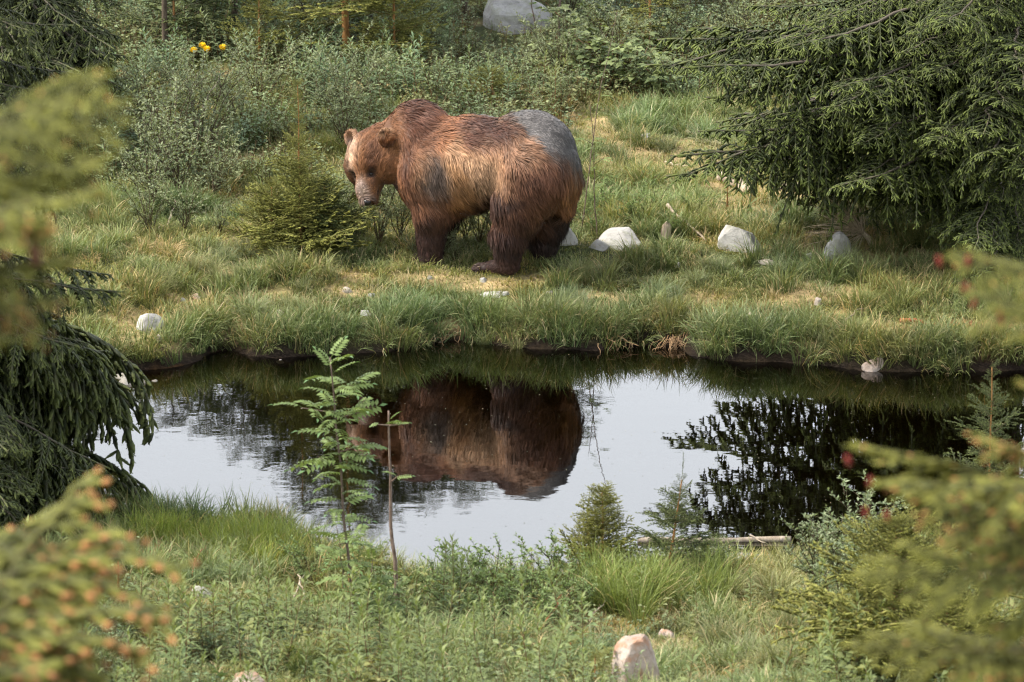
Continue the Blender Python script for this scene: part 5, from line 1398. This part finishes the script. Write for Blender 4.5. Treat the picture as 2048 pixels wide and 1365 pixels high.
for i, (x0, y0, x1, y1, r, z1, lab) in enumerate([
        (620, 88, 682, 124, .016, .0, 'pale fallen branch leaning on the slim background spruce'), (360, 320, 440, 262, .009, .55, 'thin dead stick leaning in the left willow thicket'),
        (430, 1270, 508, 1352, .006, .0, 'pale arching dead stem in the near fireweed'), (715, 1360, 738, 1150, .006, .12, 'dry reddish stalk standing in front of the bushy rowan'),
        (1065, 1290, 1125, 1225, .006, .15, 'thin dark stick leaning in the near herbs'), (1180, 1250, 1215, 1215, .006, .1, 'brown stick by the dry patch on the near bank'),
        (1800, 648, 1895, 655, .018, .02, 'reddish dead branch lying on bare soil of the right bank'), (1690, 648, 1760, 618, .008, .08, 'bundle of dry stalks on the right bank'),
        (1590, 640, 1625, 645, .006, .04, 'small pale twig on the right bank'), (1330, 330, 1385, 352, .008, .1, 'thin dark broken twig on the open grass'),
        (585, 1215, 600, 1170, .007, .1, 'forked white dead twig in the near grass'), (610, 1218, 612, 1180, .006, .12, 'upright white dead twig in the near grass'),
        (300, 470, 350, 425, .014, .12, 'grey fallen branch under the left willow thicket'), (385, 1160, 400, 1105, .006, .15, 'bent brown twig standing in the left grass')]):
    stick(x0, y0, x1, y1, r, lab, z1=z1, seed=20 + i, name='dead_stick', mat='deadwood' if i not in (3, 4, 6, 13) else 'twig_rust', taper=.6, kink=.02)
# yellow globe flowers
for i, (x, y) in enumerate([(388, 116), (405, 106), (414, 114), (446, 110)]):
    c = pg(x, y + 40); mb = MB(); h = .20
    mb.tube(np.array([[0, 0, -.02], [.004, 0, h * .5], [0, 0, h]]), .003, lin((92, 112, 60)), 4)
    m = 22; a = np.arange(m) * 2.4; z = np.linspace(-.3, .95, m); cdir = np.stack([np.cos(a) * np.sqrt(1 - z * z), np.sin(a) * np.sqrt(1 - z * z), z], -1)
    mb.leaves(np.array([0, 0, h]) + cdir * .012, norm(cdir * .4 + np.array([0, 0, .9])), cdir, .034, .032, lin((244, 210, 52)), .1, -.2)
    tag(link('yellow_flower', mb.mesh('yellow_flower', M['leaf']), loc=c, scl=1.3), 'round yellow flower on a stalk in the background herbs', 'flower', 'yellow flowers in the background')
# roots hanging from the bank and flecks on the water
mb = MB(); rr = np.random.default_rng(8)
for k in range(60):
    x = rr.choice([1345, 1350, 900, 1240]) + rr.normal(0, 16); P0 = pg(x, 684); t = np.linspace(0, 1, 5)[:, None]
    P = P0 + np.array([0, .02, .10]) + np.array([rr.normal(0, .08), -.10 - .08 * rr.random(), -.13 * rr.uniform(.3, 1.2)]) * t + rr.normal(0, .012, (5, 3))
    mb.tube(P, .004 * (1 - .5 * t[:, 0]), lin((176, 146, 112)) * rr.uniform(.6, 1.1), 4)
tag(link('hanging_roots', mb.mesh('hanging_roots', M['leaf'])), 'tangle of dry roots hanging from the undercut far bank', 'roots', kind='stuff')
mb = MB(); n = 420; k = 0
x = rr.uniform(-5, 5, 4000); y = rr.uniform(31, 39, 4000); dd = pond_sd(x, y); nn = vnoise(np.stack([x, y * 2, 0 * x], -1), .9, 5); ok = (dd < -.1) & (nn > .45); x, y = x[ok][:n], y[ok][:n]; n = len(x)
a = rr.uniform(0, 6.28, n); D = np.stack([np.cos(a), np.sin(a), 0 * a], -1)
mb.leaves(np.stack([x, y, 0 * x + .003], -1), D, np.tile([0, 0, 1.], (n, 1)), rr.uniform(.006, .022, n), rr.uniform(.004, .010, n), lin((170, 166, 140)) * rr.uniform(.3, 1.1, (n, 1)), .02, 0)
tag(link('floating_debris', mb.mesh('floating_debris', M['leaf'])), 'tiny flecks of debris floating on the pond', 'debris', kind='stuff')
